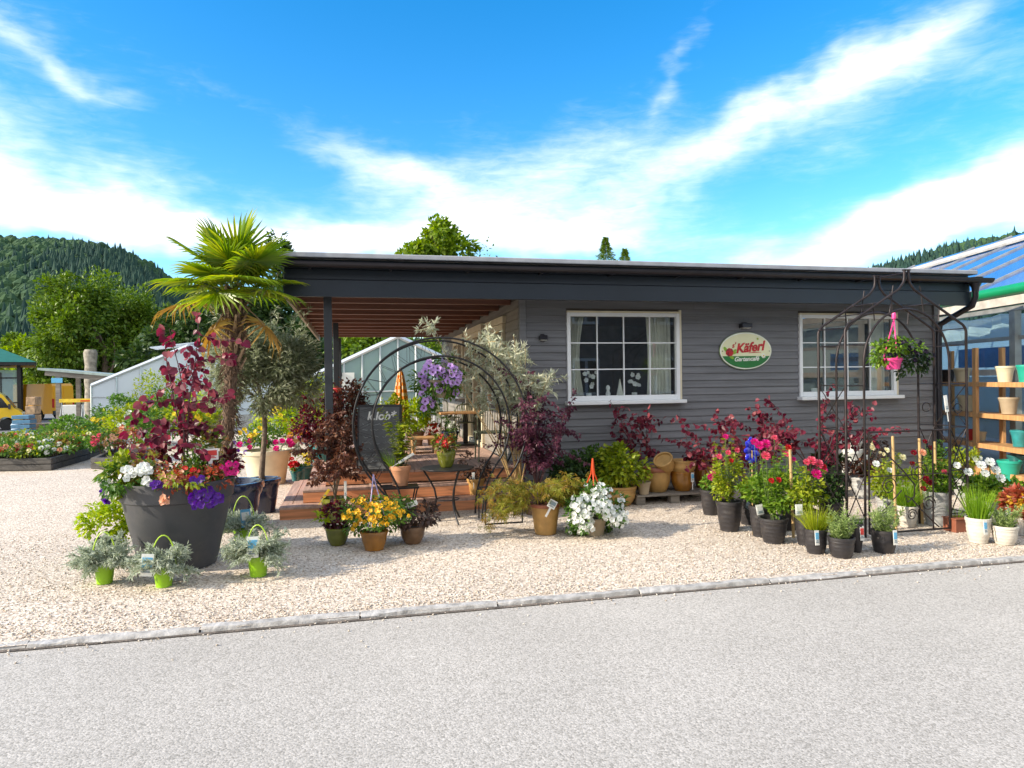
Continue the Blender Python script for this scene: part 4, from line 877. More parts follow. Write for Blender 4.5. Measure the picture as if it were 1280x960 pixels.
for (px, py, w_, h_, m_, lab, nm) in ((30, 522, .9, 1.0, mat('blue_crate', (.09, .22, .34), .6), 'blue crate beside the nose of the yellow van', 'crate'), (33, 523, 1.0, .55, mat('blue_sack', (.38, .48, .60), .7), 'pale blue filled sacks in front of the blue crate', 'sack'), (42, 519, .5, 2.0, mat('board_stack', (.42, .27, .15), .8, var=.5, scale=5), 'upright stack of brown boards right of the blue crate', 'board stack'), (92, 508, 1.3, 1.5, WHITEPL, 'white stacked containers under the shelter', 'container'), (58, 516, 2.0, .5, GREYWOOD, 'low grey pallet stack behind the boards', 'pallet stack')):
    Yq = Yb+rng.uniform(-1.5, 1.5); p = fp(px, py, Yq); t = thing(nm.replace(' ', '_'), lab, nm, (p[0], Yq, gz(0, Yq))); b = MB()
    if nm == 'sack':
        for k in range(5): V = rsph(rng, 1)[0]; b.lathe([(.02, 0), (.3, .04), (.36, .15), (.28, .27), (.05, .3)], 12, ((k % 3-1)*.4, V[1]*.1, .25*(k//3)))
        part('bags', b, m_, t, 60)
    else:
        n = 4 if nm != 'container' else 2
        for k in range(n): b.box((rng.uniform(-.03, .03), 0, h_*(k+.5)/n), (w_*rng.uniform(.9, 1), .8, h_/n-.05))
        part('body', b, m_, t, bev=.02)
# ------------------------------------------------------------------ flower beds, left
def bed(name, label, A, B, C, h, th=.09):
    A, B, C = np.array(A), np.array(B), np.array(C); Dp = A+(C-B); t = thing(name, label, 'raised bed', tuple((A+C)/2)); o = (A+C)/2
    for p, q in ((A, B), (B, C), (C, Dp), (Dp, A)):
        d = q-p; l = np.linalg.norm(d[:2]); b = MB(); z = 0
        for k in range(2): b.box(((p+q)/2-o+np.array((0, 0, h*(k+.5)/2)))+np.array((0, 0, 0)), (l-(.1 if (p is B or p is Dp) else -.09), th, h/2-.006), rz=math.atan2(d[1], d[0]))
        part('timber_edging', b, SLEEPER, t, bev=.012)
    b = MB(); b.add([tuple(x-o+np.array((0, 0, h*.8))) for x in (A, B, C, Dp)], [(0, 1, 2, 3)]); part('soil', b, SOIL, t)
    return t, A, B, C
t, A, B, C = bed('raised_bed', 'long raised bed of roses edged with dark timber at the left', gp(-150, 592), gp(63, 588), gp(128, 569), .24)
rng = np.random.default_rng(31)
def gen_bush(name, label, cat, p, R, h, n, size, lm, flw, nf, fs, group, seed, zb=.05, tpl=LEAF):
    r_ = np.random.default_rng(seed); t = thing(name, label, cat, p, group); b = MB()
    for k in range(5): a = r_.uniform(0, 6.28); b.tube(path((0, 0, 0), (math.cos(a)*.5, math.sin(a)*.5, 1), h*.7, (0, 0, .1), 5, r_, .1), .008, 5)
    part('stems', b, TWIG, t); b = MB(); P, O = bush(b, r_, (0, 0, h*.55+zb), (R, R, h*.5), n, size, tpl, 16); part('foliage', b, lm, t)
    if nf:
        Pp, Nn = pick(r_, P, O, nf, True, h*.45, fs*1.3); blooms(t, 'bloom', flw[0], Pp[::1][:len(Pp)//2+1], Nn[:len(Pp)//2+1], fs, r_)
        if len(Pp)//2+1 < len(Pp): blooms(t, 'bloom', flw[-1], Pp[len(Pp)//2+1:], Nn[len(Pp)//2+1:], fs, r_)
    return t
AB, BC = B-A, C-B; k = 0
for u in np.linspace(.30, .95, 8):
    for v in np.linspace(.12, .92, 5):
        p = A+AB*(u+rng.uniform(-.03, .03))+BC*(v+rng.uniform(-.06, .06)); k += 1
        gen_bush('rose_bush', 'low bushy bedding rose with pale flowers in the long timber edged bed', 'rose', (p[0], p[1], .18), .42, rng.uniform(.22, .36), 420, .07, (L_GREEN, L_MIX, L_GREEN, L_YEL)[k % 4], ((R_WHITE, R_PEACH), (R_CREAM, R_WHITE), (R_PEACH, R_RED), (R_CREAM, R_PINK))[k % 4], 7, .055, 'roses in the long timber edged bed', 300+k)
t, A2, B2, C2 = bed('raised_bed', 'short raised bed edged with dark timber between the long bed and the big planter', gp(118, 586), gp(168, 587), gp(190, 572), .22)
for k, (px, py, lab, lm, fl) in enumerate(((128, 580, 'pink rose at the left end of the short timber bed', L_GREEN, (R_PINK, R_PINK)), (142, 578, 'coral flowered bush in the middle of the short timber bed', L_MIX, (F_CORAL, F_CORAL)), (158, 576, 'bronze leaved bush at the right of the short timber bed', L_CORAL, (F_CORAL, R_PEACH)))):
    p = gp(px, py); gen_bush('rose_bush', lab, 'rose', (p[0], p[1], .15), .3, .5, 300, .07, lm, fl, 5, .06, None, 400+k)
SH = [(92, 556, .8, .8, L_GREEN, 'leafy green shrub left of the dark purple redbud, behind the long bed'), (118, 552, .8, .85, L_GREEN, 'green shrub close behind the far corner of the long bed'), (170, 556, .8, 1.0, L_YEL, 'yellowish shrub behind the short timber bed'), (205, 560, .8, 1.2, L_GREEN, 'green shrub behind the big planter, left of the palm'), (245, 558, .8, 1.15, L_YEL, 'yellow green shrub behind the big planter, nearer the palm trunk'), (150, 540, .8, 1.2, L_GREEN, 'mid green shrub in the second row behind the purple redbud'), (190, 536, 1.0, 2.15, L_YEL, 'tall fresh green shrub in front of the white glasshouse'), (218, 536, .8, 1.7, L_GREEN, 'green shrub right of the tall fresh green one by the white glasshouse'), (262, 540, .8, 1.3, L_LIME, 'lime shrub low behind the palm trunk'), (345, 556, .7, 1.35, L_LIME, 'yellow flowering shrub behind the olive trunk'), (372, 545, .7, 1.3, L_DARK, 'dark shrub between the olive tree and the red leaved shrub'), (390, 551, .75, 1.7, L_YEL, 'loose yellow green shrub left of the terrace post')]
for k, (px, py, R, h, lm, lab) in enumerate(SH):
    p = gp(px, py); gen_bush('shrub', lab, 'shrub', p, R, h, 1300, .11, lm, (F_YEL, F_YEL) if k % 3 == 1 or k == 9 else (F_WHITE, R_WHITE), 14 if k in (1, 4, 9, 2) else 0, .07, None, 500+k, 0.0)
# ------------------------------------------------------------------ greenhouse at the right
gx, gy = fp(1252, 480, 8.75)[0]+.12, 8.75
gh = thing('glass_sales_house', 'glass sales house with roof coloured like mirrored sky and green gutter right of the cafe', 'greenhouse', (gx, gy, 0), None, rad(-15))
SKYTINTROOF = glassmat('sky_tinted_roof_glass', (.72, .88, 1.0), .03, .34, (.02, .17, .68)); GREENG = mat('green_gutter', (.005, .24, .09), .4, var=.08); STEEL = mat('galvanised_steel', (.36, .36, .34), .45, .5, var=.2); BEAMW = mat('pale_beam', (.50, .46, .40), .6, var=.2)  # blue film colour on the roof glass stands in for reflected sky
ya, yb = -6.5, 16.0; ze = 2.72
b = MB(); b.tube([(0, ya, ze+.16), (0, yb, ze+.16)], .085, 10); part('gutter', b, GREENG, gh, 50)
b = MB(); b.box((.05, (ya+yb)/2, ze+.0), (.12, yb-ya, .13)); part('eaves_beam', b, BEAMW, gh); b = MB(); b.box((.08, (ya+yb)/2, ze-.12), (.10, yb-ya, .07)); part('lower_beam', b, STEEL, gh)
ra = rad(24); rl = 5.2
b = MB(); b.box((rl/2*math.cos(ra), (ya+yb)/2, ze+.2+rl/2*math.sin(ra)), (rl, yb-ya, .03), ry=-ra); part('roof_glass', b, SKYTINTROOF, gh)
b = MB(); 
for k in range(16): y = ya+(yb-ya)*k/15; b.box((rl/2*math.cos(ra), y, ze+.225+rl/2*math.sin(ra)), (rl, .05, .05), ry=-ra)
part('roof_bars', b, STEEL, gh)
b = MB(); b.box((rl*.80*math.cos(ra), (ya+yb)/2, ze+.27+rl*.80*math.sin(ra)), (.5, yb-ya, .05), ry=-ra); part('roof_walkway', b, BEAMW, gh)
for k, y in enumerate((-6.4, -4.2, -2.1, -.04, 2.3, 5.5, 9, 12.5)): b = MB(); b.box((.09, y, ze/2-.06), (.10, .13, ze-.12)); part('post', b, STEEL, gh)
b = MB(); b.box((.12, (ya+yb)/2, 2.15), (.05, yb-ya, .06)); b.box((.12, (ya+yb)/2, 1.62), (.05, yb-ya, .1), m=1); part('glazing_rail', b, [STEEL, BEAMW], gh)
b = MB(); b.box((.14, (ya+yb)/2, 1.6), (.012, yb-ya, 2.1)); part('wall_glass', b, glassmat('sales_glass', (.85, .92, .93), .02, .05), gh)
b = MB(); b.box((5, 4, 1.35), (.1, 20, 2.7)); part('far_wall', b, GHWHITE, gh)
b = MB(); b.box((2.5, 4.5, .012), (4.8, 22, .02)); part('floor', b, GREYPOT2, gh)
SCREEN = leafmat('shade_screen', [(.62, .68, .70), (.7, .75, .76)], .5, .8); BLUEP = mat('blue_panel', (.05, .22, .60), .4, var=.15)
b = MB(); V = []; ny = 160
for j in range(6):
    for k in range(ny): V.append((.34+.05*math.sin(k*1.3+j*.5)+.02*math.sin(k*3.1), ya+(yb-ya)*k/(ny-1), 2.18+.075*j+.02*math.sin(k*.7+j*2)))
b.add(V, [(j*ny+k, j*ny+k+1, (j+1)*ny+k+1, (j+1)*ny+k) for j in range(5) for k in range(ny-1)]); part('hanging_screen', b, SCREEN, gh)
b = MB(); V = []; ny = 120
for j in range(5):
    for k in range(ny): V.append((.7+j*.28+.04*math.sin(k*.9), ya+(yb-ya)*k/(ny-1), 2.52-.05*abs(math.sin(k*1.7+j))-.03*j))
b.add(V, [(j*ny+k, j*ny+k+1, (j+1)*ny+k+1, (j+1)*ny+k) for j in range(4) for k in range(ny-1)]); part('shade_screen', b, SCREEN, gh)
for k in range(7):
    y = ya+1.5+3*k; b = MB(); b.box((.55, y, 1.88), (.04, 2.3, .34)); part('blue_panel', b, BLUEP, gh)
    b = MB(); b.box((1.05, y+1.2, .95), (.05, 2.7, 1.2)); part('white_partition', b, GHWHITE, gh)
# tables and goods inside, seen through the glass, are the rack and pots outside plus a simple bench
b = MB(); b.box((1.6, 3, .8), (1.2, 8, .06)); 
for y in (-.8, 2, 4, 6.8): b.box((1.6, y, .39), (.08, .08, .76))
part('bench', b, GREYWOOD, gh)
# timber rack with pots in front of the glass wall
rk = thing('pot_rack', 'rough timber shelf rack filled with empty pots at the right edge', 'rack', (gx, gy, 0), None, rad(-15))
SHZ = (.16, .54, 1.00, 1.47)
def RL(px, py): return None
for (y, x_) in ((1.25, -.12), (1.25, -.52), (-.05, -.12), (-.05, -.52), (-1.35, -.12), (-1.35, -.52)):
    b = MB(); b.box((x_, y, 1.0), (.05, .09, 2.0)); part('upright', b, PINE, rk, bev=.004)
for z in SHZ:
    for (y0, y1) in ((-1.29, -.11), (.01, 1.19)): b = MB(); b.box((-.32, (y0+y1)/2, z-.02), (.42, y1-y0, .035)); b.box((-.535, (y0+y1)/2, z-.03), (.03, y1-y0, .07)); part('shelf', b, PINE, rk, bev=.003)
R15 = Matrix.Rotation(rad(-15), 3, 'Z')
def rackpos(y, z): v = R15 @ Vector((-.32, y, 0)); return (gx+v.x, gy+v.y, z)
for (y, z, w, h, m, lab) in ((.62, SHZ[3], .36, .24, CREAMPOT, 'large cream pot on the top shelf, left bay of the rack'), (.50, SHZ[2], .40, .27, CREAMPOT, 'large cream pot on the second shelf from the top, left bay of the rack'), (.42, SHZ[1], .22, .18, REDPLAST, 'small red pot on the third shelf of the rack'), (.14, SHZ[1], .20, .16, CREAMPOT, 'small cream pot right of the red pot on the rack'), (1.02, SHZ[3], .34, .22, BLACKPOT, 'black tray pot at the far end of the top shelf of the rack'),
                         (-.42, SHZ[3], .36, .25, CREAMPOT, 'cream pot on the top shelf, near bay of the rack'), (-.86, SHZ[3], .34, .26, TEALGREEN, 'teal pot on the top shelf, near bay of the rack'), (-.5, SHZ[2], .38, .26, SANDPOT, 'sand coloured pot on the second shelf, near bay of the rack'), (-.72, SHZ[1], .34, .25, TEALPOT, 'teal glazed pot on the third shelf, near bay of the rack'), (-.66, SHZ[0], .36, .27, DKTEAL, 'dark teal pot on the lowest shelf of the rack'), (.6, SHZ[0]-.0, .42, .10, TERRA, 'shallow terracotta bowl on the lowest shelf of the rack')):
    t = thing('plant_pot', lab, 'pot', rackpos(y, z)); pot(t, m, w*.82, w*.6, h*.95, soil=False)
p = gp(1262, 606); t = thing('plant_pot', 'big bright teal green pot standing on a stone slab at the right edge', 'pot', (p[0], p[1], .05)); pot(t, TEALGREEN, .36, .25, .30, soil=False)
b = MB(); b.box((0, 0, .024), (.9, .6, .048)); o = part('stone_slab', b, SANDPOT, None, bev=.01); o.location = (p[0]+.1, p[1]+.02, 0.001); tag(o, 'flat pale stone slab under the teal green pot', 'slab')
# ------------------------------------------------------------------ the house across the road, mirrored in the cafe windows
hy = -9.2; t = thing('opposite_house', 'rendered house with blue shuttered windows on the far side of the road', 'house', (4, hy, 0))
b = MB(); b.box((0, -4, 3.2), (22, 8, 6.4)); part('wall', b, mat('render_wall', (.20, .17, .15), .9, var=.2), t)
b = MB(); b.prism([(-4.8+.0, 6.35), (4.8, 6.35), (0, 9.3)], -11.6, 11.6, plane='yz', off=(0, -4, 0)); part('roof', b, mat('tile_roof', (.12, .06, .045), .8, var=.3), t)
for k in range(6):
    for z in (1.7, 4.6):
        xx = -9+k*3.6; b = MB(); b.box((xx, .03, z), (1.15, .1, 1.5)); wo = part('window', b, WHITE, t)
        for s in (-1, 1): b = MB(); b.box((xx+s*.27, .09, z), (.42, .02, 1.28)); part('pane', b, DKGL, wo)
b = MB()
for k in range(40): b.box((-9.6+k*.16, 2.2, .55), (.03, .03, 1.0))
b.box((-6.5, 2.2, 1.07), (6.4, .06, .06)); part('railing', b, IRON, t)
# ------------------------------------------------------------------ big planter at the front left
def S_(p): return dep(p)/F                     # metres per picture pixel at a place
def potted(name, label, cat, px, py, z=0.0, group=None):
    p = gp(px, py, z); t = thing(name, label, cat, p, group); return t, S_(p), np.random.default_rng(int(px*7+py*13))
def redbud(t, rng, base, H, spread, n, per, size, lm=None, sm=None, lean=(0, 0), heart=HEART, wob=.13):
    ms, ml = MB(), MB(); tips = []
    for i in range(n):
        a = 2*math.pi*(i+rng.uniform(-.3, .3))/n; sp = spread*rng.uniform(.35, 1)
        pts = path(base, (math.cos(a)*sp+lean[0], math.sin(a)*sp*.7+lean[1], 1), H*rng.uniform(.65, 1.05), (lean[0]*.6, 0, -.35*min(1, spread*3)), 9, rng, wob)
        ms.tube(pts, np.linspace(.009, .003, 9), 5); allp = [pts]
        for k in range(5):
            j = rng.integers(3, 8); d = norm(rng.normal(size=3)*np.array((1, .8, .5)))+np.array((0, 0, .35)); q = path(pts[j], d, H*rng.uniform(.18, .36), (0, 0, -.5), 5, rng, .12); ms.tube(q, np.linspace(.004, .0015, 5), 4); allp.append(q)
        for q in allp:
            m_ = per if q is pts else per//2; tt = np.linspace(.35 if q is pts else .1, 1, m_)+rng.uniform(-.03, .03, m_); P, T = along(q, np.clip(tt, 0, 1))
            s = rsph(rng, m_); D = norm(s+np.array((0, 0, -.75))+T*.3); leaves(ml, heart, P+s*.012, D, norm(rsph(rng, m_)+np.array((-.2, -.7, .5))), size*rng.uniform(.55, 1.15, m_))
    part('branches', ms, sm or REDSTEM, t, 60); part('leaves', ml, lm or L_RED, t)
t, s, rng = potted('planter', 'huge dark grey planter overflowing with purple redbud, white and violet flowers', 'planter', 224, 706)
wt, wb, h = 148*s*kx(t.location)/1.02, 96*s*kx(t.location), 108*s
prof = [(wb*.46, 0), (wb/2, .01)]+[(wb/2+(wt/2*.955-wb/2)*k/10, h*.78*k/10) for k in range(1, 11)]+[(wt/2*.965, h*.785), (wt/2*.985, h*.795), (wt/2*1.0, h*.9), (wt/2*1.02, h*.985), (wt/2*1.015, h), (wt/2*.97, h), (wt/2*.94, h*.9), (wt/2*.93, h*.85)]
b = MB(); b.lathe(prof, 64); part('pot', b, PLANTER, t, 35); b = MB(); b.lathe([(wt/2*.93, h*.88), (.001, h*.93)], 32); part('soil', b, SOIL, t, 60)
PH = h
ms, ml = MB(), MB()
redbud(t, rng, np.array((.05, .05, h*.9)), 1.50, .08, 4, 26, .07, None, None, (.0, 0), HEART, .05)
redbud(t, rng, np.array((-.1, .1, h*.9)), .75, .4, 4, 9, .06, None, None, (-.22, 0))
R_ = wt/2
def filler(name, x, y, R, H, n, size, lm, tpl=LEAF, droop=0.1, cs=.42):
    b = MB(); P, O = bush(b, rng, (x, y, PH*.93+H*.42), (R, R, H*.6), n, size, tpl, 9, 0, cs, droop, -.9); part(name, b, lm, t); return P, O
P, O = filler('lime_foliage', -.36, -.18, .18, .34, 380, .06, L_YEL); 
P, O = filler('coral_foliage', .08, -.34, .20, .26, 420, .04, L_CORAL); P, O = filler('coral_foliage', .30, -.30, .17, .2, 240, .045, L_CORAL)
P, O = filler('mixed_foliage', -.05, -.1, .34, .34, 700, .055, L_MIX); P, O = filler('green_foliage', .26, -.1, .22, .36, 700, .05, L_GREEN, NARROW)
P, O = filler('mixed_foliage', .02, .22, .42, .5, 700, .06, L_MIX)
P, O = filler('trailing_foliage', -.34, -.34, .19, .26, 420, .05, L_GREEN, LEAF, .6); P, O = filler('wine_foliage', .40, -.05, .14, .30, 240, .06, L_WINE)
P, O = filler('trailing_foliage', .12, -.47, .22, .16, 240, .04, L_YEL, LEAF, .7)
def bl(name, me, c, R, n, sz, out=(0, -1., .3)):
    P = np.array(c)+rsph(rng, n)*np.array(R)*rng.uniform(.5, 1, (n, 1)); P[:, 1] -= np.abs(P[:, 1]-c[1])*.5; blooms(t, name, me, P, norm(np.tile(out, (n, 1))+rng.normal(size=(n, 3))*.35), sz, rng)
bl('white_bloom', F_WHITE, (-.27, -.44, PH*1.14), (.06, .05, .06), 14, .027); bl('white_bloom', F_WHITE, (-.14, -.47, PH*1.17), (.065, .05, .06), 16, .027); bl('white_bloom', F_WHITE, (-.13, -.46, PH*1.07), (.04, .04, .04), 8, .026); bl('white_bloom', F_WHITE, (-.44, -.36, PH*1.02), (.04, .04, .05), 6, .028)
bl('violet_bloom', F_PURP, (.32, -.50, PH*.86), (.15, .05, .09), 40, .028, (.1, -1, .1)); bl('violet_bloom', F_PURP, (-.50, -.26, PH*.93), (.03, .04, .10), 9, .032, (-.6, -.8, 0)); bl('violet_bloom', F_PURP, (-.05, -.5, PH*1.03), (.05, .03, .04), 6, .03); bl('violet_bloom', F_PURP, (.25, -.49, PH*1.05), (.05, .03, .03), 5, .03)
bl('coral_bloom', F_CORAL, (.02, -.55, PH*.86), (.03, .02, .06), 8, .024); bl('coral_bloom', F_CORAL, (.06, -.48, PH*1.1), (.10, .05, .08), 16, .022); bl('coral_bloom', F_RED, (.2, -.46, PH*1.12), (.12, .05, .08), 10, .02)
bl('magenta_bloom', F_MAG, (.45, -.2, PH*1.12), (.08, .06, .07), 10, .03)
plant_tag(t, (.30, -.15, PH*1.22), .13, .10, [WHITEPL, REDTAG, REDTAG], rad(15))
# ------------------------------------------------------------------ palm and olive
t, s, rng = potted('fan_palm', 'fan palm with shaggy brown trunk in a navy glazed tub behind the planter', 'palm', 288, 660)
pot(t, NAVY, 84*s, 68*s, 58*s, .14)
pt = fp(293, 362, t.location.y); tx, tz = pt[0]-t.location.x, pt[2]
pts = np.array([(-.03, 0, .3), (-.03, 0, .8), (.0, 0, 1.2), (.03, 0, 1.7), (tx*.9, 0, 2.2), (tx, 0, tz)]); zz = np.linspace(.3, tz, 60); xx = np.interp(zz, pts[:, 2], pts[:, 0])
b = MB(); V = []; sg = 14
for i, z in enumerate(zz):
    r = .060+.012*(z/tz)+(.03 if z > 2.0 else 0)*min(1, (z-2.0)/.3)+.010*math.sin(i*2.1)
    for k in range(sg): a = 2*math.pi*k/sg; q = r*rng.uniform(.82, 1.18); V.append((xx[i]+q*math.cos(a), q*math.sin(a), z+rng.uniform(-.01, .01)))
b.add(V, [(i*sg+k, i*sg+(k+1) % sg, (i+1)*sg+(k+1) % sg, (i+1)*sg+k) for i in range(59) for k in range(sg)]); tr = part('trunk', b, PALMTR, t, 50)
b = MB(); n = 900; z = rng.uniform(.5, tz, n); a = rng.uniform(0, 6.28, n); rr = np.where(z > 2, .11, .075); D = np.stack([np.cos(a)*.5, np.sin(a)*.5, -1+rng.uniform(0, 1.2, n)], 1); leaves(b, LANCE, np.stack([np.interp(z, zz, xx)+rr*np.cos(a), rr*np.sin(a), z], 1), D, np.stack([np.cos(a), np.sin(a), 0*a], 1), rng.uniform(.06, .16, n)); part('fibre', b, PALMTR, tr)
b = MB()
for k in range(46):
    z = 1.75+(tz-1.78)*k/46; a = k*2.4; r0 = .085; x = np.interp(z, zz, xx); p0 = np.array((x+r0*math.cos(a), r0*math.sin(a), z)); q = path(p0, (math.cos(a)*.45, math.sin(a)*.45, 1), rng.uniform(.10, .2), (.1, 0, 0), 4); b.tube(q, [.022, .018, .014, .012], 5)
part('leaf_base', b, PALMST, tr)
def fan(rng, R, nseg, droop):
    V = []; Fs = []; A = rad(rng.uniform(165, 190))
    for k in range(nseg):
        a = -A+2*A*(k+.5)/nseg; l = R*(.72+.28*math.cos(a*.55))*rng.uniform(.93, 1.03); w = R*.038; d = np.array((math.sin(a), math.cos(a), 0)); p = np.array((math.cos(a), -math.sin(a), 0)); i = len(V); dr = droop*rng.uniform(.6, 1.6)
        tz_ = lambda f: -dr*R*max(0, f-.45)**2*1.4+.10*R*math.cos(a)*f*0
        split = .36
        V += [(0, 0, 0), tuple(d*l*split-p*w*1.05), tuple(d*l*split+p*w*1.05), tuple(d*l*.78-p*w*.62+np.array((0, 0, tz_(.78)))), tuple(d*l*.78+p*w*.62+np.array((0, 0, tz_(.78)))), tuple(d*l+np.array((0, 0, tz_(1.0)))), tuple(d*l*split+np.array((0, 0, -.018*R*3))), tuple(d*l*.78+np.array((0, 0, tz_(.78)-.02*R)))]
        Fs += [(i, i+1, i+6), (i, i+6, i+2), (i+1, i+3, i+7, i+6), (i+6, i+7, i+4, i+2), (i+3, i+5, i+7), (i+7, i+5, i+4)]
    return np.array(V), Fs
NF = 21
for k in range(NF):
    a = k*2.399+.4; f = k/NF; elv = rad(80-f*72+rng.uniform(-8, 8)); L_ = rng.uniform(.36, .50); p0 = np.array((tx, 0, tz-.0-.10*f))
    d = np.array((math.cos(a)*math.cos(elv), math.sin(a)*math.cos(elv), math.sin(elv))); q = path(p0, d, L_, (0, 0, -.15-.15*f), 6)
    b = MB(); b.tube(q, np.linspace(.011, .006, 6), 5); fo = part('frond', b, GSTEM, t, 60)
    dd = q[-1]-q[-2]; dd /= np.linalg.norm(dd); side = np.cross(dd, (0, 0, 1.)); side /= max(1e-6, np.linalg.norm(side)); up = np.cross(side, dd)
    V, Fs = fan(rng, rng.uniform(.40, .52), 36, .15+.35*f); tl = rad(-6-12*f); Mx = np.stack([side, dd*math.cos(tl)+up*math.sin(tl), -dd*math.sin(tl)+up*math.cos(tl)], 0)
    b = MB(); b.add(V @ Mx+q[-1], Fs); part('leaf_fan', b, L_PALM, fo)
for k, (a, el_) in enumerate(((2.75, 4), (.5, -30), (4.2, -38))):        # a few dry fronds hang under the crown
    p0 = np.array((tx, 0, tz-.10)); e_ = rad(el_); q = path(p0, (math.cos(a)*math.cos(e_), -abs(math.sin(a))*math.cos(e_), math.sin(e_)), .5, (0, 0, -.35), 6); b = MB(); b.tube(q, np.linspace(.010, .005, 6), 5); fo = part('dry_frond', b, PALMST, t, 60)
    dd = q[-1]-q[-2]; dd /= np.linalg.norm(dd); side = np.cross(dd, (0, 0, 1.)); side /= np.linalg.norm(side); up = np.cross(side, dd); V, Fs = fan(rng, .42, 22, .9); V[:, 0] *= .45; b = MB(); b.add(V @ np.stack([side, dd, up], 0)+q[-1], Fs); part('leaf_fan', b, L_PALMD, fo)
t, s, rng = potted('olive_tree', 'small olive tree with a round grey green crown in a navy pot', 'olive tree', 328, 640)
pot(t, NAVY, 46*s, 34*s, 42*s, .12)
b = MB(); zt = fp(328, 500, t.location.y)[2]; tp = path((0, 0, .3), (.0, 0, 1), zt-.3, (0, 0, 0), 7, rng, .04); b.tube(tp, np.linspace(.038, .026, 7), 9)
for k in range(11): a = k*.6; b.tube(path(tp[-1], (math.cos(a), math.sin(a), rng.uniform(.3, 1.3)), rng.uniform(.4, .7), (0, 0, .2), 6, rng, .12), np.linspace(.012, .003, 6), 5)
part('trunk', b, BARK, t, 60); b = MB()
for (dx, dz, R, n) in ((0, .24, .54, 3800), (-.22, .52, .42, 2300), (.27, .46, .44, 2500), (.04, .60, .38, 1700), (-.42, .15, .32, 1000), (.46, .12, .34, 1200), (.32, .55, .3, 900)):
    bush(b, rng, (dx, 0, zt+dz), (R, R, R*.85), n, .085, NARROW, 26, cs=.34, lo=-1)
for k in range(46):
    a = rng.uniform(0, 6.28); q = path((math.cos(a)*.4, math.sin(a)*.4, zt+rng.uniform(.2, .9)), (math.cos(a)*.7, math.sin(a)*.7, 1), rng.uniform(.25, .42), (0, 0, .3), 5, rng, .1); P, T = along(q, rng.uniform(.2, 1, 22)); leaves(b, NARROW, P, norm(T*.7+rsph(rng, 22)*.7), rsph(rng, 22)+np.array((0, 0, .5)), .08*rng.uniform(.6, 1.1, 22))
part('crown', b, L_OLIVE, t)
# ------------------------------------------------------------------ generic little plants
def simple(name, label, cat, px, py, z, m, wt, wb, hh, H, R, n, size, lm, tpl=LEAF, group=None, ribs=0, rim=.12, belly=0, droop=.15, flw=None, nf=0, fs=.02, clumps=14, dx=0.0, cs=.42, tagm=None, tagpos=(-.3, 0), stems_=0, fz=None):
    t, s, rng = potted(name, label, cat, px, py, z, group); wt, wb, hh, H, R = wt*s, wb*s, hh*s, H*s, R*s
    pot(t, m, wt, wb, hh, rim, ribs, True, 'pot', belly)
    if stems_:
        b = MB()
        for k in range(stems_): a = 6.28*k/stems_; b.tube(path((0, 0, hh*.85), (math.cos(a)*.4, math.sin(a)*.4, 1), H*.75, (0, 0, .1), 5, rng, .1), .005, 5)
        part('stems', b, TWIG, t, 60)
    b = MB(); P, O = bush(b, rng, (dx*s, 0, hh+H*.46), (R, R*.85, H*.56), n, size, tpl, clumps, 0, cs, droop, -.95); part('foliage', b, lm, t)
    if nf: Pp, Nn = pick(rng, P, O, nf, True, hh*.6, fs*1.15); blooms(t, 'blossom', flw, Pp+Nn*.012, Nn, fs, rng)
    if tagm: plant_tag(t, (wt*tagpos[0], -wt*.42, hh*(.75+tagpos[1])), .035, .10, tagm, 0, rad(-8))
    return t, s, rng
t, s, rng = simple('flower_planter', 'wide cream planter of pink and yellow flowers behind the olive trunk', 'planter', 334, 604, 0, CREAMPOT, 62, 48, 42, 30, 34, 900, .05, L_GREEN, nf=0)
for (fl, c, n, sz) in ((R_MAG, (.24, -.32, .66), 7, .05), (R_MAG, (-.30, -.3, .66), 3, .05), (F_YEL, (-.22, -.2, .8), 22, .035), (F_PURP, (-.36, -.25, .62), 6, .035), (R_MAG, (.42, -.2, .66), 3, .05)):
    P = np.array(c)+rng.normal(size=(n, 3))*np.array((.10, .04, .05)); blooms(t, 'blossom', fl, P, norm(np.tile((0, -1., .6), (n, 1))+rng.normal(size=(n, 3))*.3), sz, rng)
b = MB(); bush(b, rng, (.34, -.2, .56), (.2, .14, .12), 240, .05, L_SILVER and LEAF, 8); part('silver_foliage', b, L_SILVER, t)
# deck pots at the left steps
simple('flowerpot', 'small teal pot of red and yellow flowers on the lower left step', 'flowerpot', 379, 599, .30, DKTEAL, 26, 17, 17, 20, 15, 260, .04, L_MIX, nf=9, flw=F_YEL, fs=.028)
t_, s, rng = potted('flowerpot', 'red primula blooms in a small dark pot just left of the teal step pot', 'flowerpot', 370, 601, .30); pot(t_, DKTEAL, 14*s, 10*s, 12*s); P = np.array((0, -.03, .24))+rng.normal(size=(8, 3))*.035; blooms(t_, 'blossom', R_RED, P, norm(np.tile((0, -1., .6), (8, 1))+rng.normal(size=(8, 3))*.3), .04, rng); b = MB(); bush(b, rng, (0, 0, .19), (.09, .09, .06), 90, .05); part('foliage', b, L_GREEN, t_)
simple('red_leaved_shrub', 'dense wine red shrub in a bright teal glazed pot beside the terrace post', 'shrub', 401, 577, .46, TEALPOT, 30, 21, 24, 66, 33, 1900, .065, L_WINE, clumps=26, stems_=5)
simple('red_leaved_shrub', 'taller copper and wine shrub just right of the terrace post', 'shrub', 436, 582, .46, BROWNPOT, 26, 20, 20, 92, 26, 1900, .06, L_COPPER, clumps=26, stems_=5)
p = gp(424, 560, .46); t = thing('plant_stand', 'slim iron plant stand behind the copper shrub carrying the red bowl', 'stand', p); hz = fp(424, 491, p[1])[2]-.46
b = MB(); b.box((0, 0, hz-.01), (.3, .3, .02)); part('tray', b, IRON, t)
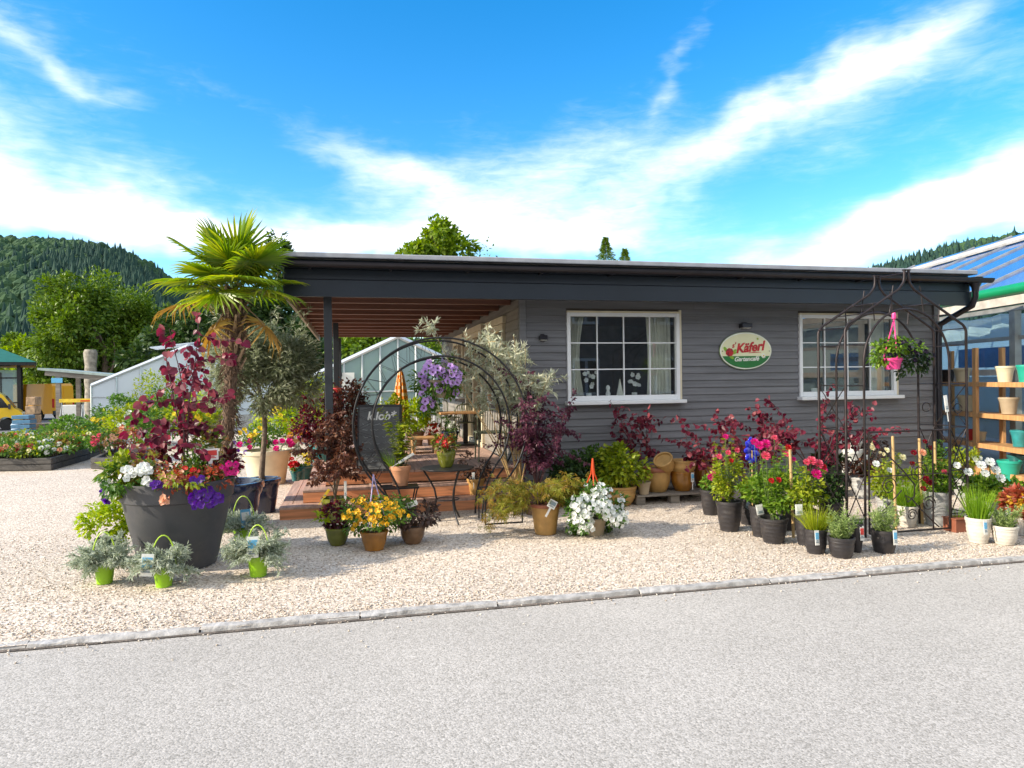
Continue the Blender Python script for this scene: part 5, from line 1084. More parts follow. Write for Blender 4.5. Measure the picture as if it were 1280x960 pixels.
for k in range(3): a = 2.1*k; b = MB(); b.tube([(.12*math.cos(a), .12*math.sin(a), hz-.02), (.16*math.cos(a), .16*math.sin(a), 0)], .008, 6); part('leg', b, IRON, t)
t = thing('flower_bowl', 'small bright red bowl standing high behind the terrace post', 'bowl', (p[0], p[1], .46+hz)); pot(t, REDPLAST, .19, .13, .08, .2, soil=True)
t, s, rng = potted('price_crate', 'pale wooden crate stand with orange flowers at the left of the steps', 'crate', 374, 576, .30)
b = MB()
for xx in (-.16, .16): b.box((xx, 0, .18), (.035, .03, .36)); b.box((xx, .18, .18), (.035, .03, .36))
b.box((0, -.02, .34), (.36, .02, .06)); b.box((0, .09, .32), (.36, .2, .02)); part('frame', b, PINE, t)
P = np.array((-.03, .04, .42))+rng.normal(size=(12, 3))*np.array((.10, .05, .05)); blooms(t, 'blossom', R_PEACH, P[:4], norm(np.tile((0, -1., .5), (4, 1))), .045, rng); blooms(t, 'blossom', F_AMBER, P[4:], norm(np.tile((0, -1., .5), (8, 1))), .05, rng); b = MB(); bush(b, rng, (0, .06, .38), (.16, .1, .07), 160, .05); part('foliage', b, L_MIX, t)
# copper beech in green pot
t, s, rng = potted('copper_beech', 'young copper beech with a yellow tag in a green pot before the steps', 'tree', 419, 652)
pot(t, OLIVEPOT, 34*s, 26*s, 30*s, .14)
redbud(t, rng, np.array((0, 0, 28*s)), 1.15, .24, 9, 100, .055, L_COPPER, BARK, (.04, 0), LEAF)
plant_tag(t, (-.12, -.1, .30), .03, .11, [YELTAG, YELTAG, GREYTXT], 0, 0).rotation_euler = (0, rad(35), 0); plant_tag(t, (.12, -.12, .28), .03, .20, [WHITEPL, WHITEPL, GREYTXT], 0, 0)
# three glazed pots in front
t, s, rng = simple('coleus_pot', 'olive glazed pot with dark red and lime leaves, left of the amber flowers', 'flowerpot', 422, 681, 0, OLIVEPOT, 30, 19, 22, 34, 20, 420, .055, L_WINE, belly=.12)
b = MB(); bush(b, rng, (-.16, -.05, 36*s), (.06, .05, .05), 30, .07); part('lime_leaves', b, L_LIME, t)
t, s, rng = simple('calibrachoa_pot', 'amber pot buried under masses of orange yellow flowers with a lilac hanger', 'flowerpot', 468, 687, 0, AMBERPOT, 34, 24, 24, 46, 52, 1700, .04, L_GREEN, belly=.08, nf=90, flw=F_AMBER, fs=.024, droop=.5, clumps=22)
b = MB(); zt = .72; 
for a in (0, 2.1, 4.2): b.tube([(.12*math.cos(a), .12*math.sin(a), .24), (.02*math.cos(a), .02*math.sin(a), zt-.1), (0, 0, zt)], .006, 6)
part('hanger', b, LILAC, t)
t, s, rng = simple('bronze_plant', 'brown glazed pot with spreading dark bronze foliage, right of the amber flowers', 'flowerpot', 516, 679, 0, BROWNPOT, 32, 20, 22, 32, 30, 620, .055, L_BRONZE, belly=.12, dx=3, droop=.3); plant_tag(t, (-.05, -.06, .38), .05, .1, TAGW, 0, 0).rotation_euler = (0, rad(70), 0)
# small iron table with terracotta pot
p = gp(501, 648); s = S_(p); t = thing('plant_table', 'low black iron plant table carrying the terracotta pot', 'table', p)
zt = fp(501, 607, p[1])[2]; b = MB(); b.box((0, 0, zt-.012), (44*s, 32*s, .02)); part('tabletop', b, IRON, t)
for sx_ in (-1, 1):
    for sy_ in (-1, 1): b = MB(); b.tube([(sx_*20*s, sy_*13*s, zt-.02), (sx_*16*s, sy_*11*s, zt*.5), (sx_*20*s, sy_*14*s, 0)], .009, 6); part('leg', b, IRON, t)
    b = MB(); b.tube([(sx_*17*s, -12*s, zt*.35), (sx_*17*s, 12*s, zt*.35)], .006, 6); part('stretcher', b, IRON, t)
t = thing('citrus_pot', 'terracotta pot with tall lemony green leaves and silver sprigs on the low iron table', 'flowerpot', (p[0], p[1], zt)); rng = np.random.default_rng(71)
pot(t, TERRA, 26*s, 19*s, 25*s, .2); ms, ml = MB(), MB(); stems(ms, ml, rng, (0, 0, 22*s), 7, 84*s, .28, 60, .075, LEAF, hv=.35); part('stems', ms, GSTEM, t); part('foliage', ml, L_LIME if 0 else L_YEL, t)
ms, ml = MB(), MB(); stems(ms, ml, rng, (.04, 0, 22*s), 6, 46*s, .55, 60, .05, NARROW); part('silver_stems', ms, GSTEM, t); part('silver_foliage', ml, L_OLIVE, t)
b = MB(); grass(b, rng, (-.08, -.02, 22*s), 60, .26, .9, .003); part('grass_tuft', b, L_GRASS, t)
plant_tag(t, (-.02, -.1, .28), .03, .2, TAGW).rotation_euler = (0, rad(60), 0)
# bistro table with red flowered pot
p = gp(560, 652); s = S_(p); t = thing('bistro_table', 'black iron bistro table with bowed legs and a wavy round top', 'table', p); zt = fp(558, 584, p[1])[2]
b = MB(); R_ = 33*s; n = 48; ring = [(R_*(1+.03*math.cos(8*2*math.pi*k/n))*math.cos(2*math.pi*k/n), R_*(1+.03*math.cos(8*2*math.pi*k/n))*math.sin(2*math.pi*k/n)) for k in range(n)]
b.prism(ring, zt-.018, zt, plane='xy'); part('tabletop', b, IRON, t, bev=.004)
for k in range(3):
    a = rad(-70+120*k); b = MB(); pr = [(.92, zt-.02), (.78, zt*.86), (.5, zt*.62), (.42, zt*.42), (.52, zt*.2), (.85, 0)]; pts = [(R_*q*math.cos(a), R_*q*math.sin(a), z) for q, z in pr]
    f = np.array(pts); tt = np.linspace(0, 1, 18); P, _ = along(f, tt*.999); b.tube(P, .011, 7); part('leg', b, IRON, t, 60)
b = MB(); b.tube([(R_*.43*math.cos(a), R_*.43*math.sin(a), zt*.42) for a in np.linspace(0, 6.28, 24)[:-1]], .007, 6, True); part('brace_ring', b, IRON, t, 60)
q = fp(558, 583, p[1]); t = thing('flowerpot', 'bright olive green glazed pot of red flowers on the bistro table', 'flowerpot', (q[0], p[1], zt)); rng = np.random.default_rng(72)
pot(t, OLIVEPOT, 23*s, 14*s, 20*s, .2, belly=.12); b = MB(); P, O = bush(b, rng, (0, 0, 30*s), (16*s, 14*s, 14*s), 420, .045, LEAF, 14); part('foliage', b, L_MIX, t); Pp, Nn = pick(rng, P, O, 16, True, .15, .03); blooms(t, 'blossom', F_RED, Pp+Nn*.01, Nn, .024, rng)
# ochre pot with dark plant on the step, and iron frame
simple('dark_leaved_pot', 'ochre pot with dark purple sprigs and a white label on the step', 'flowerpot', 595, 618, .145, OCHREPOT, 22, 17, 20, 36, 22, 420, .05, L_BRONZE, tagm=TAGW, tagpos=(-.2, .2))
p = gp(630, 655); s = S_(p); t = thing('iron_stand', 'low square black iron frame stand under the lace leaved maple', 'stand', p)
w_, d_, h_ = .42, .40, .36
for sx_ in (-1, 1):
    for sy_ in (0, 1): b = MB(); b.tube([(sx_*w_/2, sy_*d_, 0), (sx_*w_/2, sy_*d_, h_)], .009, 6); part('leg', b, IRON, t)
b = MB(); b.tube([(-w_/2, 0, .01), (w_/2, 0, .01)], .009, 6); b.tube([(-w_/2, 0, h_), (w_/2, 0, h_), (w_/2, d_, h_), (-w_/2, d_, h_)], .009, 6, True); part('frame', b, IRON, t)
# lace maple
t, s, rng = potted('lace_leaf_maple', 'spreading green and amber lace leaved maple in a tan pot with rust rim', 'maple', 682, 667)
pot(t, OCHREPOT, 37*s, 26*s, 38*s, .0); b = MB(); b.lathe([(18.6*s, 34.5*s), (20*s, 35*s), (20.4*s, 38*s), (18*s, 39*s), (16.5*s, 37*s)], 32); part('rim', b, RUSTRIM, t, 40)
ms, ml = MB(), MB(); rr = []
for k in range(16):
    a = 2*math.pi*k/16+rng.uniform(-.2, .2); q = path((0, 0, 34*s), (math.cos(a)*.9, math.sin(a)*.7, rng.uniform(.5, 1.3)), rng.uniform(.45, .72), (math.cos(a)*.4, 0, -1.1), 8, rng, .08); ms.tube(q, np.linspace(.008, .002, 8), 5)
    P, T = along(q, rng.uniform(.3, 1, 95)); P = P+rng.normal(size=P.shape)*.045; leaves(ml, STAR, P, norm(T*.4+rng.normal(size=P.shape)*.5+np.array((0, 0, -.7))), norm(rng.normal(size=P.shape)*.4+np.array((0, -.2, 1))), .075*rng.uniform(.6, 1.2, 95))
part('branches', ms, REDSTEM, t, 60); fo = part('foliage', ml, L_MAPLE, t)
for c in (t.children): 
    if c.name.startswith(('branches', 'foliage')): c.location.x = -.08
plant_tag(t, (.0, -.19, .30), .085, .085, [WHITEPL, GREYTXT, GREYTXT], 0, 0).rotation_euler = (0, rad(30), 0)
# white petunia ball with red hanger
t, s, rng = potted('petunia_ball', 'round mass of white petunias with an orange red hanger on the gravel', 'petunia', 742, 668)
pot(t, SANDPOT, 34*s, 26*s, 22*s); b = MB(); P, O = bush(b, rng, (0, 0, 32*s), (46*s, 42*s, 34*s), 2300, .05, LEAF, 34, 0, .34, .3, -1); part('foliage', b, L_GREEN, t)
Pp, Nn = pick(rng, P, O, 100, True, .03, .042, -.05); blooms(t, 'blossom', F_WHITE, Pp+Nn*.03, Nn, .029, rng)
P3, N3 = pick(rng, P, O, 230, True, .03, .03, -.05); flower_mass(t, 'small_blossoms', F_WHITE, P3+N3*.018, N3, .026, [P_WHITE], rng)
b = MB(); zt = fp(740, 573, t.location.y)[2]
for a in (0.3, 2.4, 4.5): b.tube([(.16*math.cos(a), .16*math.sin(a), 40*s), (.02*math.cos(a), .02*math.sin(a), zt-.16), (0, 0, zt)], .008, 6)
part('hanger', b, ORANGEH, t)
simple('dark_green_shrub', 'dark green bushy shrub behind the white petunias', 'shrub', 716, 632, 0, BROWNPOT, 34, 26, 20, 52, 34, 1500, .065, L_DARK, clumps=22)
simple('dark_green_shrub', 'green shrub between the lace maple and the rhododendron bowl', 'shrub', 742, 622, 0, BROWNPOT, 34, 26, 20, 46, 30, 1300, .06, L_GREEN, clumps=22)
simple('rhododendron', 'bright leaved rhododendron in a wide ochre ribbed bowl with rust rim', 'shrub', 775, 631, 0, OCHREPOT, 40, 27, 24, 50, 36, 1500, .07, L_YEL, belly=.15, clumps=22, stems_=7, ribs=5)
# purple smoke bush and silver willow
t, s, rng = potted('purple_shrub', 'large dark purple leaved shrub at the corner of the cafe', 'shrub', 672, 642); pot(t, BROWNPOT, 40*s, 30*s, 30*s)
redbud(t, rng, np.array((0, 0, 28*s)), 1.46, .22, 12, 95, .05, L_PURP, REDSTEM, (.0, 0), LEAF, .08)
t, s, rng = potted('silver_willow', 'tall silvery leaved willow shrub standing before the side wall windows', 'shrub', 645, 640); pot(t, SANDPOT, 40*s, 30*s, 30*s)
ms, ml = MB(), MB()
for (lx, lz, n) in ((-.50, 2.15, 4), (-.30, 1.8, 4), (-.05, 1.7, 4), (.18, 1.6, 3), (.42, 1.5, 2)):
    for k in range(n):
        q = path((rng.uniform(-.08, .08), rng.uniform(-.08, .08), .3), (lx*.45+rng.uniform(-.12, .12), rng.uniform(-.15, .15), 1), lz*rng.uniform(.75, 1.0), (lx*.25, 0, -.1), 9, rng, .05); ms.tube(q, np.linspace(.009, .002, 9), 5)
        for j in range(10):
            i = rng.integers(5, 9); q2 = path(q[i], norm(rng.normal(size=3))+np.array((0, 0, .8)), rng.uniform(.14, .3), (0, 0, .2), 4, rng, .1); ms.tube(q2, .002, 4); P, T = along(q2, rng.uniform(0, 1, 24)); leaves(ml, NARROW, P, norm(T*.5+rsph(rng, 24)*.8), rsph(rng, 24)+np.array((0, 0, .6)), .085*rng.uniform(.6, 1.15, 24))
        P, T = along(q, rng.uniform(.6, 1, 60)); leaves(ml, NARROW, P, norm(T*.5+rsph(rng, 60)*.8), rsph(rng, 60)+np.array((0, 0, .6)), .08*rng.uniform(.6, 1.1, 60))
part('branches', ms, BAMBOO, t, 60); part('leaves', ml, L_WILLOW, t)
# ------------------------------------------------------------------ round iron arch with the purple petunia basket
ya_ = 7.85; c = fp(553, 531, ya_); s = S_(c); R1, R2 = 109*s, 86*s
t = thing('round_arch', 'round black iron moon arch standing on the gravel before the terrace', 'arch', (c[0], ya_, 0)); cz = c[2]
def ringpts(R, y, n=64):      # horseshoe: round head drawn in below, then short legs into the gravel
    a0 = rad(-40); c_ = [(R*math.cos(a), y, cz+R*math.sin(a)) for a in np.linspace(a0, math.pi-a0, n)]; xe, ze = c_[0][0], c_[0][2]
    leg = [(xe*k, y, ze*q) for k, q in ((.86, .72), (.78, .42), (.75, .16), (.745, 0))]
    return [l for l in leg[::-1]]+c_+[(-x, y_, z) for x, y_, z in leg]
for (R, y, nm) in ((R1, 0, 'outer_hoop'), (R2, 0, 'inner_hoop'), (R1*.99, .42, 'outer_hoop'), (R2*.985, .42, 'inner_hoop')):
    b = MB(); b.tube(ringpts(R, y), .0115, 7); part(nm, b, IRON, t, 60)
for y in (0, .42):
    b = MB(); n = 44
    b.tube([(R*math.cos(a), y, cz+R*math.sin(a)) for k, a in enumerate(np.linspace(rad(-40), rad(220), n)) for R in ((R1 if k % 2 else R2),)], .005, 5); part('zigzag_brace', b, IRON, t)
for a in np.linspace(rad(-30), rad(210), 9): b = MB(); b.tube([(R2*math.cos(a), 0, cz+R2*math.sin(a)), (R2*math.cos(a), .42, cz+R2*math.sin(a))], .007, 6); part('cross_bar', b, IRON, t)
t2 = thing('hanging_basket', 'hanging basket of lilac petunias with dark eyes under the round arch', 'hanging basket', (fp(553, 485, ya_+.2)[0], ya_+.2, fp(553, 497, ya_+.2)[2])); rng = np.random.default_rng(73); s = S_(tuple(t2.location))
pot(t2, SANDPOT, 36*s, 24*s, 22*s); b = MB(); P, O = bush(b, rng, (0, 0, 22*s), (38*s, 34*s, 30*s), 1500, .05, LEAF, 22, 0, .4, .5, -.9); P2, O2 = bush(b, rng, (-22*s, 0, 0), (17*s, 16*s, 26*s), 420, .045, LEAF, 9, 0, .4, .6, -.95); part('foliage', b, L_GREEN, t2)
Pp, Nn = pick(rng, np.concatenate([P, P2]), np.concatenate([O, O2]), 66, True, -.3, .05); blooms(t2, 'blossom', F_LILAC, Pp+Nn*.02, Nn, .042, rng)
b = MB(); zt = cz+R2-t2.location.z
for a in (0.3, 2.4, 4.5): b.tube([(.16*math.cos(a), .16*math.sin(a), 20*s), (.02*math.cos(a), .02*math.sin(a), zt-.1), (0, 0, zt)], .005, 6)
part('hanger', b, LILAC, t2)
# ------------------------------------------------------------------ terrace furniture
DK = .46
def chair(loc, rz, label, src=None):
    if src is None:
        t = thing('terrace_chair', label, 'chair', loc, 'green metal terrace chairs', rz); CH = mat('chair_metal', (.16, .18, .11), .4, .3, var=.1)
        for sx_ in (-1, 1):
            b = MB(); b.tube([(sx_*.19, -.2, 0), (sx_*.18, -.18, .40)], .011, 6); part('leg', b, CH, t); b = MB(); b.tube([(sx_*.20, .22, 0), (sx_*.18, .17, .40)], .011, 6); part('leg', b, CH, t)
        b = MB(); b.tube([(-.2, -.2, .40), (.2, -.2, .40), (.19, .19, .40), (-.19, .19, .40)], .011, 6, True)
        for k in range(9): b.box((0, -.18+.36*k/8, .405), (.38, .03, .012))
        part('seat', b, CH, t)
        b = MB(); fr = [(-.20, .18, .36), (-.21, .22, .62), (-.18, .245, .70), (-.1, .26, .73), (.1, .26, .73), (.18, .245, .70), (.21, .22, .62), (.20, .18, .36)]; b.tube(fr, .011, 6)
        for k in range(11): x = -.17+.34*k/10; b.tube([(x, .18, .42), (x, .25, .70+.02*(1-abs(x)/.17))], .0055, 5)
        part('backrest', b, CH, t); return t
    c = copy_tree(src); c.location = loc; c.rotation_euler.z = rz; c['label'] = label; return c
def dk(px, py): return gp(px, py, DK)
c0 = chair(dk(613, 575), rad(178), 'green metal chair nearest the side wall, its slatted back to the viewer')
chair(dk(575, 556), rad(200), 'green metal chair half hidden behind the bistro flowerpot', c0); chair(dk(596, 548), rad(20), 'green metal chair on the far side of the terrace table', c0); chair(dk(560, 546), rad(95), 'green metal chair at the left end of the terrace table', c0); chair(dk(545, 541), rad(190), 'green metal chair farthest left behind the petunia basket', c0)
p = dk(582, 556); zt = fp(582, 514.5, p[1])[2]-DK; t = thing('terrace_table', 'terrace table with a wooden top and black pedestal among the green chairs', 'table', p); b = MB()
for k in range(5): b.box((0, -.26+.13*k, zt-.015), (.95, .122, .03))
part('tabletop', b, PINE, t, bev=.003); b = MB(); b.box((0, 0, zt/2), (.08, .08, zt-.04)); b.box((0, 0, .015), (.45, .45, .03)); part('pedestal', b, IRON, t)
p = dk(530, 566); t = thing('wooden_bench', 'low pale wooden bench on the terrace behind the citrus pot', 'bench', p); zt = fp(530, 546, p[1])[2]-DK; b = MB()
for k in range(3): b.box((0, -.14+.14*k, zt-.015), (.46, .13, .03))
part('seat', b, PINE, t, bev=.003)
for sx_ in (-1, 1): b = MB(); b.box((sx_*.17, 0, (zt-.03)/2), (.04, .36, zt-.03)); part('leg', b, PINE, t)
p = gp(502, 556, DK); t = thing('parasol', 'folded orange and white checked parasol on the terrace', 'parasol', p); H_ = fp(506, 459, p[1])[2]-DK
CHK = bpy.data.materials.new('orange_check'); CHK.use_nodes = True; n_ = CHK.node_tree.nodes; l_ = CHK.node_tree.links; ck = n_.new('ShaderNodeTexChecker'); ck.inputs['Scale'].default_value = 16; ck.inputs['Color1'].default_value = (.78, .24, .01, 1); ck.inputs['Color2'].default_value = (.82, .62, .38, 1); tcn = n_.new('ShaderNodeTexCoord'); l_.new(tcn.outputs['Object'], ck.inputs['Vector']); l_.new(ck.outputs[0], n_['Principled BSDF'].inputs['Base Color']); n_['Principled BSDF'].inputs['Roughness'].default_value = .8
b = MB(); V = []; n = 24
for j, (r, z) in enumerate(((.15, H_*.30), (.145, H_*.5), (.11, H_*.72), (.06, H_*.9), (.02, H_*.985))):
    for k in range(n): a = 2*math.pi*k/n; q = r*(1 if k % 3 else .62); V.append((q*math.cos(a), q*math.sin(a), z))
b.add(V, [(j*n+k, j*n+(k+1) % n, (j+1)*n+(k+1) % n, (j+1)*n+k) for j in range(4) for k in range(n)]+[tuple(4*n+k for k in range(n))]); part('canopy', b, CHK, t, 50)
b = MB(); b.tube([(0, 0, 0), (0, 0, H_)], .02, 8); part('pole', b, WHITEPL, t); b = MB(); b.lathe([(.22, 0), (.22, .06), (.05, .09), (.04, .2)], 20); part('base', b, GREYPOT2, t, 40)
simple('shrub', 'yellow green potted shrub beside the folded parasol', 'shrub', 519, 557, DK, BROWNPOT, 24, 18, 18, 46, 20, 900, .075, L_LIME, clumps=18)
simple('shrub', 'green potted shrub between the menu board and the bench', 'shrub', 494, 563, DK, BROWNPOT, 22, 17, 18, 48, 20, 800, .07, L_YEL, clumps=18)
simple('cream_flower_pot', 'pale cream flowers in a dark pot under the terrace table', 'flowerpot', 563, 557, DK, NAVY, 22, 16, 18, 22, 14, 300, .05, L_GREEN, nf=18, flw=F_WHITE, fs=.035)
simple('red_flower_pot', 'orange red flowers low on the terrace left of the table', 'flowerpot', 541, 556, DK, TERRA, 16, 12, 12, 18, 11, 200, .04, L_MIX, nf=12, flw=F_RED, fs=.03)
p = (X0-.07, 10.25, 1.298)
for (y, m, w, h, lab) in ((10.6, TERRA, .11, .10, 'small terracotta cup on the sill of the near side window'), (10.25, WHITEPL, .15, .13, 'white pot on the sill of the near side window'), (14.2, TERRA, .14, .12, 'terracotta pot with pale flowers on the far side window sill')):
    t = thing('sill_pot', lab, 'pot', (X0-.09, y, 1.278)); pot(t, m, w, w*.75, h)
    if y > 12: rng = np.random.default_rng(5); P = np.array((0, 0, .2))+rng.normal(size=(12, 3))*.06; blooms(t, 'blossom', F_YEL, P, norm(rng.normal(size=(12, 3))+np.array((-.5, -.8, .5))), .05, rng)
# menu board
p = dk(476, 588); s = S_(p); rz = rad(-12); t = thing('menu_board', 'black chalk menu sandwich board behind the round arch', 'sign', (p[0], p[1], DK), None, rz); BH = fp(478, 505, p[1])[2]-DK; BW = 54*s
SLATE = mat('slate', (.085, .09, .095), .6, var=.3, scale=5); CHALK = mat('chalk', (.70, .70, .68), .9); an = rad(11); ca = mat('chalk_dim', (.30, .32, .33), .9)
for s_, nm in ((1, 'front_board'), (-1, 'back_board')):
    b = MB(); b.box((0, -s_*math.tan(an)*BH/2, BH/2), (BW, .022, BH/math.cos(an)-.02), rx=-s_*an); bo = part(nm, b, [IRON], t)
    if s_ == 1: b = MB(); b.box((0, -math.tan(an)*BH/2-.013/math.cos(an), BH/2), (BW-.05, .004, BH/math.cos(an)-.08), rx=-an); part('slate_panel', b, SLATE, bo)
def onb(x, z, d=.017): return (x, -math.tan(an)*(BH-z)-d/math.cos(an), z)
text('lettering', 'k.lob*', .15, CHALK, bo.parent, onb(.02, BH*.82), (math.pi/2-an, 0, 0), .2, .004, .001)
rng = np.random.default_rng(12)
for k in range(7):
    z = BH*(.70-.09*k); x = -BW*.38; b = MB()
    while x < BW*.36:
        w = rng.uniform(.05, .14); n = max(4, int(w/.012)); b.tube([onb(x+w*i/(n-1), z+rng.uniform(-.016, .016)) for i in range(n)], .0035, 4); x += w+rng.uniform(.02, .05)
    part('chalk_line', b, ca, t)
# ------------------------------------------------------------------ pallet with glazed pots, wall side
p = gp(842, 629); PLX, PLY, PZ = p[0], p[1]+.38, .125
pal = thing('pallet', 'weathered wooden pallet carrying the glazed pots in front of the wall', 'pallet', (PLX+.02, PLY, 0))
for k in range(6): b = MB(); b.box((0, -.36+.144*k, PZ-.011), (1.06, .11, .022)); part('top_board', b, GREYWOOD, pal, bev=.003)
for sx_ in (-.47, 0, .47):
    for sy_ in (-.34, 0, .34): b = MB(); b.box((sx_, sy_, .052), (.12, .10, .10)); part('block', b, GREYWOOD, pal, bev=.003)
def glazed(px, py, z, w, wb, h, m, label, belly=.16, rim=.12, yoff=0.0, tilt=None):
    p = gp(px, py, z); p = (p[0], p[1]+yoff, z); s = S_(p); t = thing('glazed_pot', label, 'pot', p); pot(t, m, w*s, wb*s, h*s, rim, 0, False, 'pot', belly)
    if tilt: t.rotation_euler = tilt
    return t, s
t, s = glazed(821, 614, PZ, 35, 24, 30, OCHREPOT, 'large rounded ochre pot with rust brown rim at the left of the pallet'); b = MB(); b.lathe([(17.6*s, 25.5*s), (18.9*s, 26*s), (19.2*s, 29*s), (18*s, 30.8*s), (16*s, 30*s)], 32); part('rim', b, RUSTRIM, t, 40)
glazed(853, 613, PZ, 30, 20, 25, AMBERPOT, 'shiny amber pot in the middle of the pallet with a bowl stacked on it')
t, s = glazed(853, 590, PZ+25*.0098, 33, 26, 15, OCHREPOT, 'wide ochre bowl stacked on the shiny amber pot'); plant_tag(t, (.06, -.16, -.11), .04, .12, [WHITEPL, BLUETAG, GREYTXT])
glazed(881, 609, PZ, 31, 22, 33, AMBERPOT, 'tall amber pot at the right end of the pallet', .1)
glazed(834, 586, PZ+.30, 24, 18, 18, OCHREPOT, 'small ochre pot lying tilted on top of the ochre pot', .1, tilt=(rad(25), rad(-35), 0))
glazed(867, 598, PZ, 22, 16, 20, BROWNPOT, 'brown pot squeezed behind between the two amber pots', .1, yoff=.25)
glazed(805, 618, PZ, 17, 12, 16, SANDPOT, 'little sand coloured pot at the front left corner of the pallet', .0)
glazed(796, 622, 0, 26, 20, 24, GREYPOT2, 'grey pot at the back left of the pallet, lower of two', .0, yoff=.35)
t, s = glazed(796, 599, .26, 24, 18, 18, GREYPOT2, 'grey pot stacked upside by the wall, upper of two', .0, yoff=.35)
# redbuds along the wall
RB = [(803, 604, .30, 30, 1.25, .5, 5, 20, 'slim purple redbud behind the ochre pot under the large window', (.0, 0)), (896, 606, 0, 30, 1.05, .5, 4, 20, 'purple redbud arching left over the amber pots', (-.45, 0)), (948, 612, 0, 32, 1.2, .8, 8, 30, 'broad purple redbud behind the roses under the oval sign', (-.05, 0)), (1018, 612, 0, 32, 1.25, .8, 8, 30, 'purple redbud below the right hand window beside the arbour', (.05, 0))]
for (px, py, yo, w, H, sp, n, per, lab, lean) in RB:
    p = gp(px, py); yy_ = 8.05 if px > 850 else 8.72; p = (p[0]*yy_/p[1], yy_, 0); t = thing('redbud', lab, 'redbud', p); s = S_(p); rng = np.random.default_rng(px); pot(t, BROWNPOT if px < 900 else BLACKPOT, w*s, w*s*.75, w*s*.85); redbud(t, rng, np.array((0, 0, w*s*.8)), H*.98, sp, n, int(per*.85), .062, None, None, lean)
# ------------------------------------------------------------------ roses and herbs in black pots
def rose_pot(px, py, wt, wb, hp, top, R, label, lm, bl_, per=46, n=8, m=None, tagm=None, tagpos=None, tagrot=0, cat='rose', name='potted_rose', size=.05, extra=500, ribs=6):
    p = gp(px, py); s = S_(p); lm = L_ROSE if lm is L_GREEN else lm; t = thing(name, label, cat, p); rng = np.random.default_rng(px*3+py); wt, wb, hp = wt*s, wb*s, hp*s; H = (py-top)*s-hp; R = R*s
    pot(t, m or BLACKPOT, wt, wb, hp, .1, ribs, True, 'pot', .06)
    ms, ml = MB(), MB(); stems(ms, ml, rng, (0, 0, hp*.85), n, H*.98, R/H*.8, per, size, LEAF, bend=-.15, start=.12, hv=.4); P, O = bush(ml, rng, (0, 0, hp+H*.30), (R*.9, R*.8, H*.36), extra, size, LEAF, 16)
    part('stems', ms, GSTEM, t, 60); part('foliage', ml, lm, t)
    for (bx, by, me, sz) in bl_:
        q = fp(bx, by, p[1]-R*.55); d = np.array((q[0]-p[0], q[1]-p[1], q[2])); o = obj('bloom', me, t); v = Vector((d[0]*.5, -.7, .55)).to_track_quat('Z', 'Y'); k = sz*s*.82
        o.matrix_local = Matrix.LocRotScale(Vector(d), v, (k, k, k)); b = MB(); b.tube(path((d[0]*.5, d[1]*.4, hp+H*.3), d-np.array((d[0]*.5, d[1]*.4, hp+H*.3)), np.linalg.norm(d-np.array((d[0]*.5, d[1]*.4, hp+H*.3))), (0, 0, 0), 4), .003, 5); part('flower_stem', b, GSTEM, t)
    if tagm: plant_tag(t, ((tagpos[0]-px)*s, -wt*.5, (py-tagpos[1])*s), .075, .10, tagm, 0, rad(-6), False).rotation_euler = (rad(-6), rad(tagrot), 0)
    return t, s, rng
rose_pot(888, 643, 25, 18, 31, 588, 14, 'small rose with one magenta bloom in the leftmost black pot', L_GREEN, [(893, 593, R_MAG, 8), (888, 597, R_MAG, 6)], 24, 5, extra=160)
rose_pot(936, 655, 27, 20, 32, 585, 16, 'leafy black pot standing behind the second rose pot', L_GREEN, [(938, 560, R_CREAM, 7)], 34, 5, tagm=[BLACKPOT, GREYTXT, GREYTXT], tagpos=(924, 634), tagrot=35, extra=220)
rose_pot(912, 663, 33, 24, 37, 540, 27, 'tall yellow green rose with small pink blooms, second black pot from the left', L_YEL, [(910, 566, R_PINK, 5), (899, 571, R_PINK, 5), (921, 563, R_PINK, 5), (907, 546, R_MAG, 5), (914, 576, R_RED, 4)], 64, 8)
rose_pot(985, 662, 30, 22, 34, 560, 24, 'rose with small red blooms in the back row behind the other roses', L_GREEN, [(985, 560, R_RED, 6), (983, 568, R_PINK, 5), (992, 574, R_MAG, 4)], 50, 7)
rose_pot(951, 670, 29, 21, 38, 572, 22, 'green rose in a black pot with a square white label, behind the crimson rose', L_GREEN, [(943, 553, R_MAG, 7)], 50, 6, tagm=TAGW, tagpos=(942, 640), tagrot=-8)
rose_pot(967, 678, 37, 26, 31, 552, 29, 'bushy rose with crimson and scarlet blooms in the widest black pot', L_GREEN, [(957, 570, R_PINK, 8), (949, 557, R_MAG, 8), (957, 555, R_MAG, 8), (964, 601, R_RED, 5), (973, 600, R_RED, 5), (968, 547, R_PINK, 5)], 70, 9)
b = MB(); t, s, rng = rose_pot(1008, 681, 30, 22, 44, 568, 26, 'tall golden green rose with clustered pink blooms behind the grass pot', L_YEL, [(1014, 576, R_PINK, 8), (1023, 580, R_PINK, 8), (1020, 593, R_MAG, 9), (1008, 578, R_PINK, 6), (1029, 584, R_RED, 6)], 64, 8, tagm=TAGW, tagpos=(988, 640))
t, s, rng = rose_pot(1040, 660, 30, 22, 34, 575, 24, 'dark green climber in a black pot at the left foot of the arbour', L_DARK, [(1030, 588, R_MAG, 6)], 50, 7)
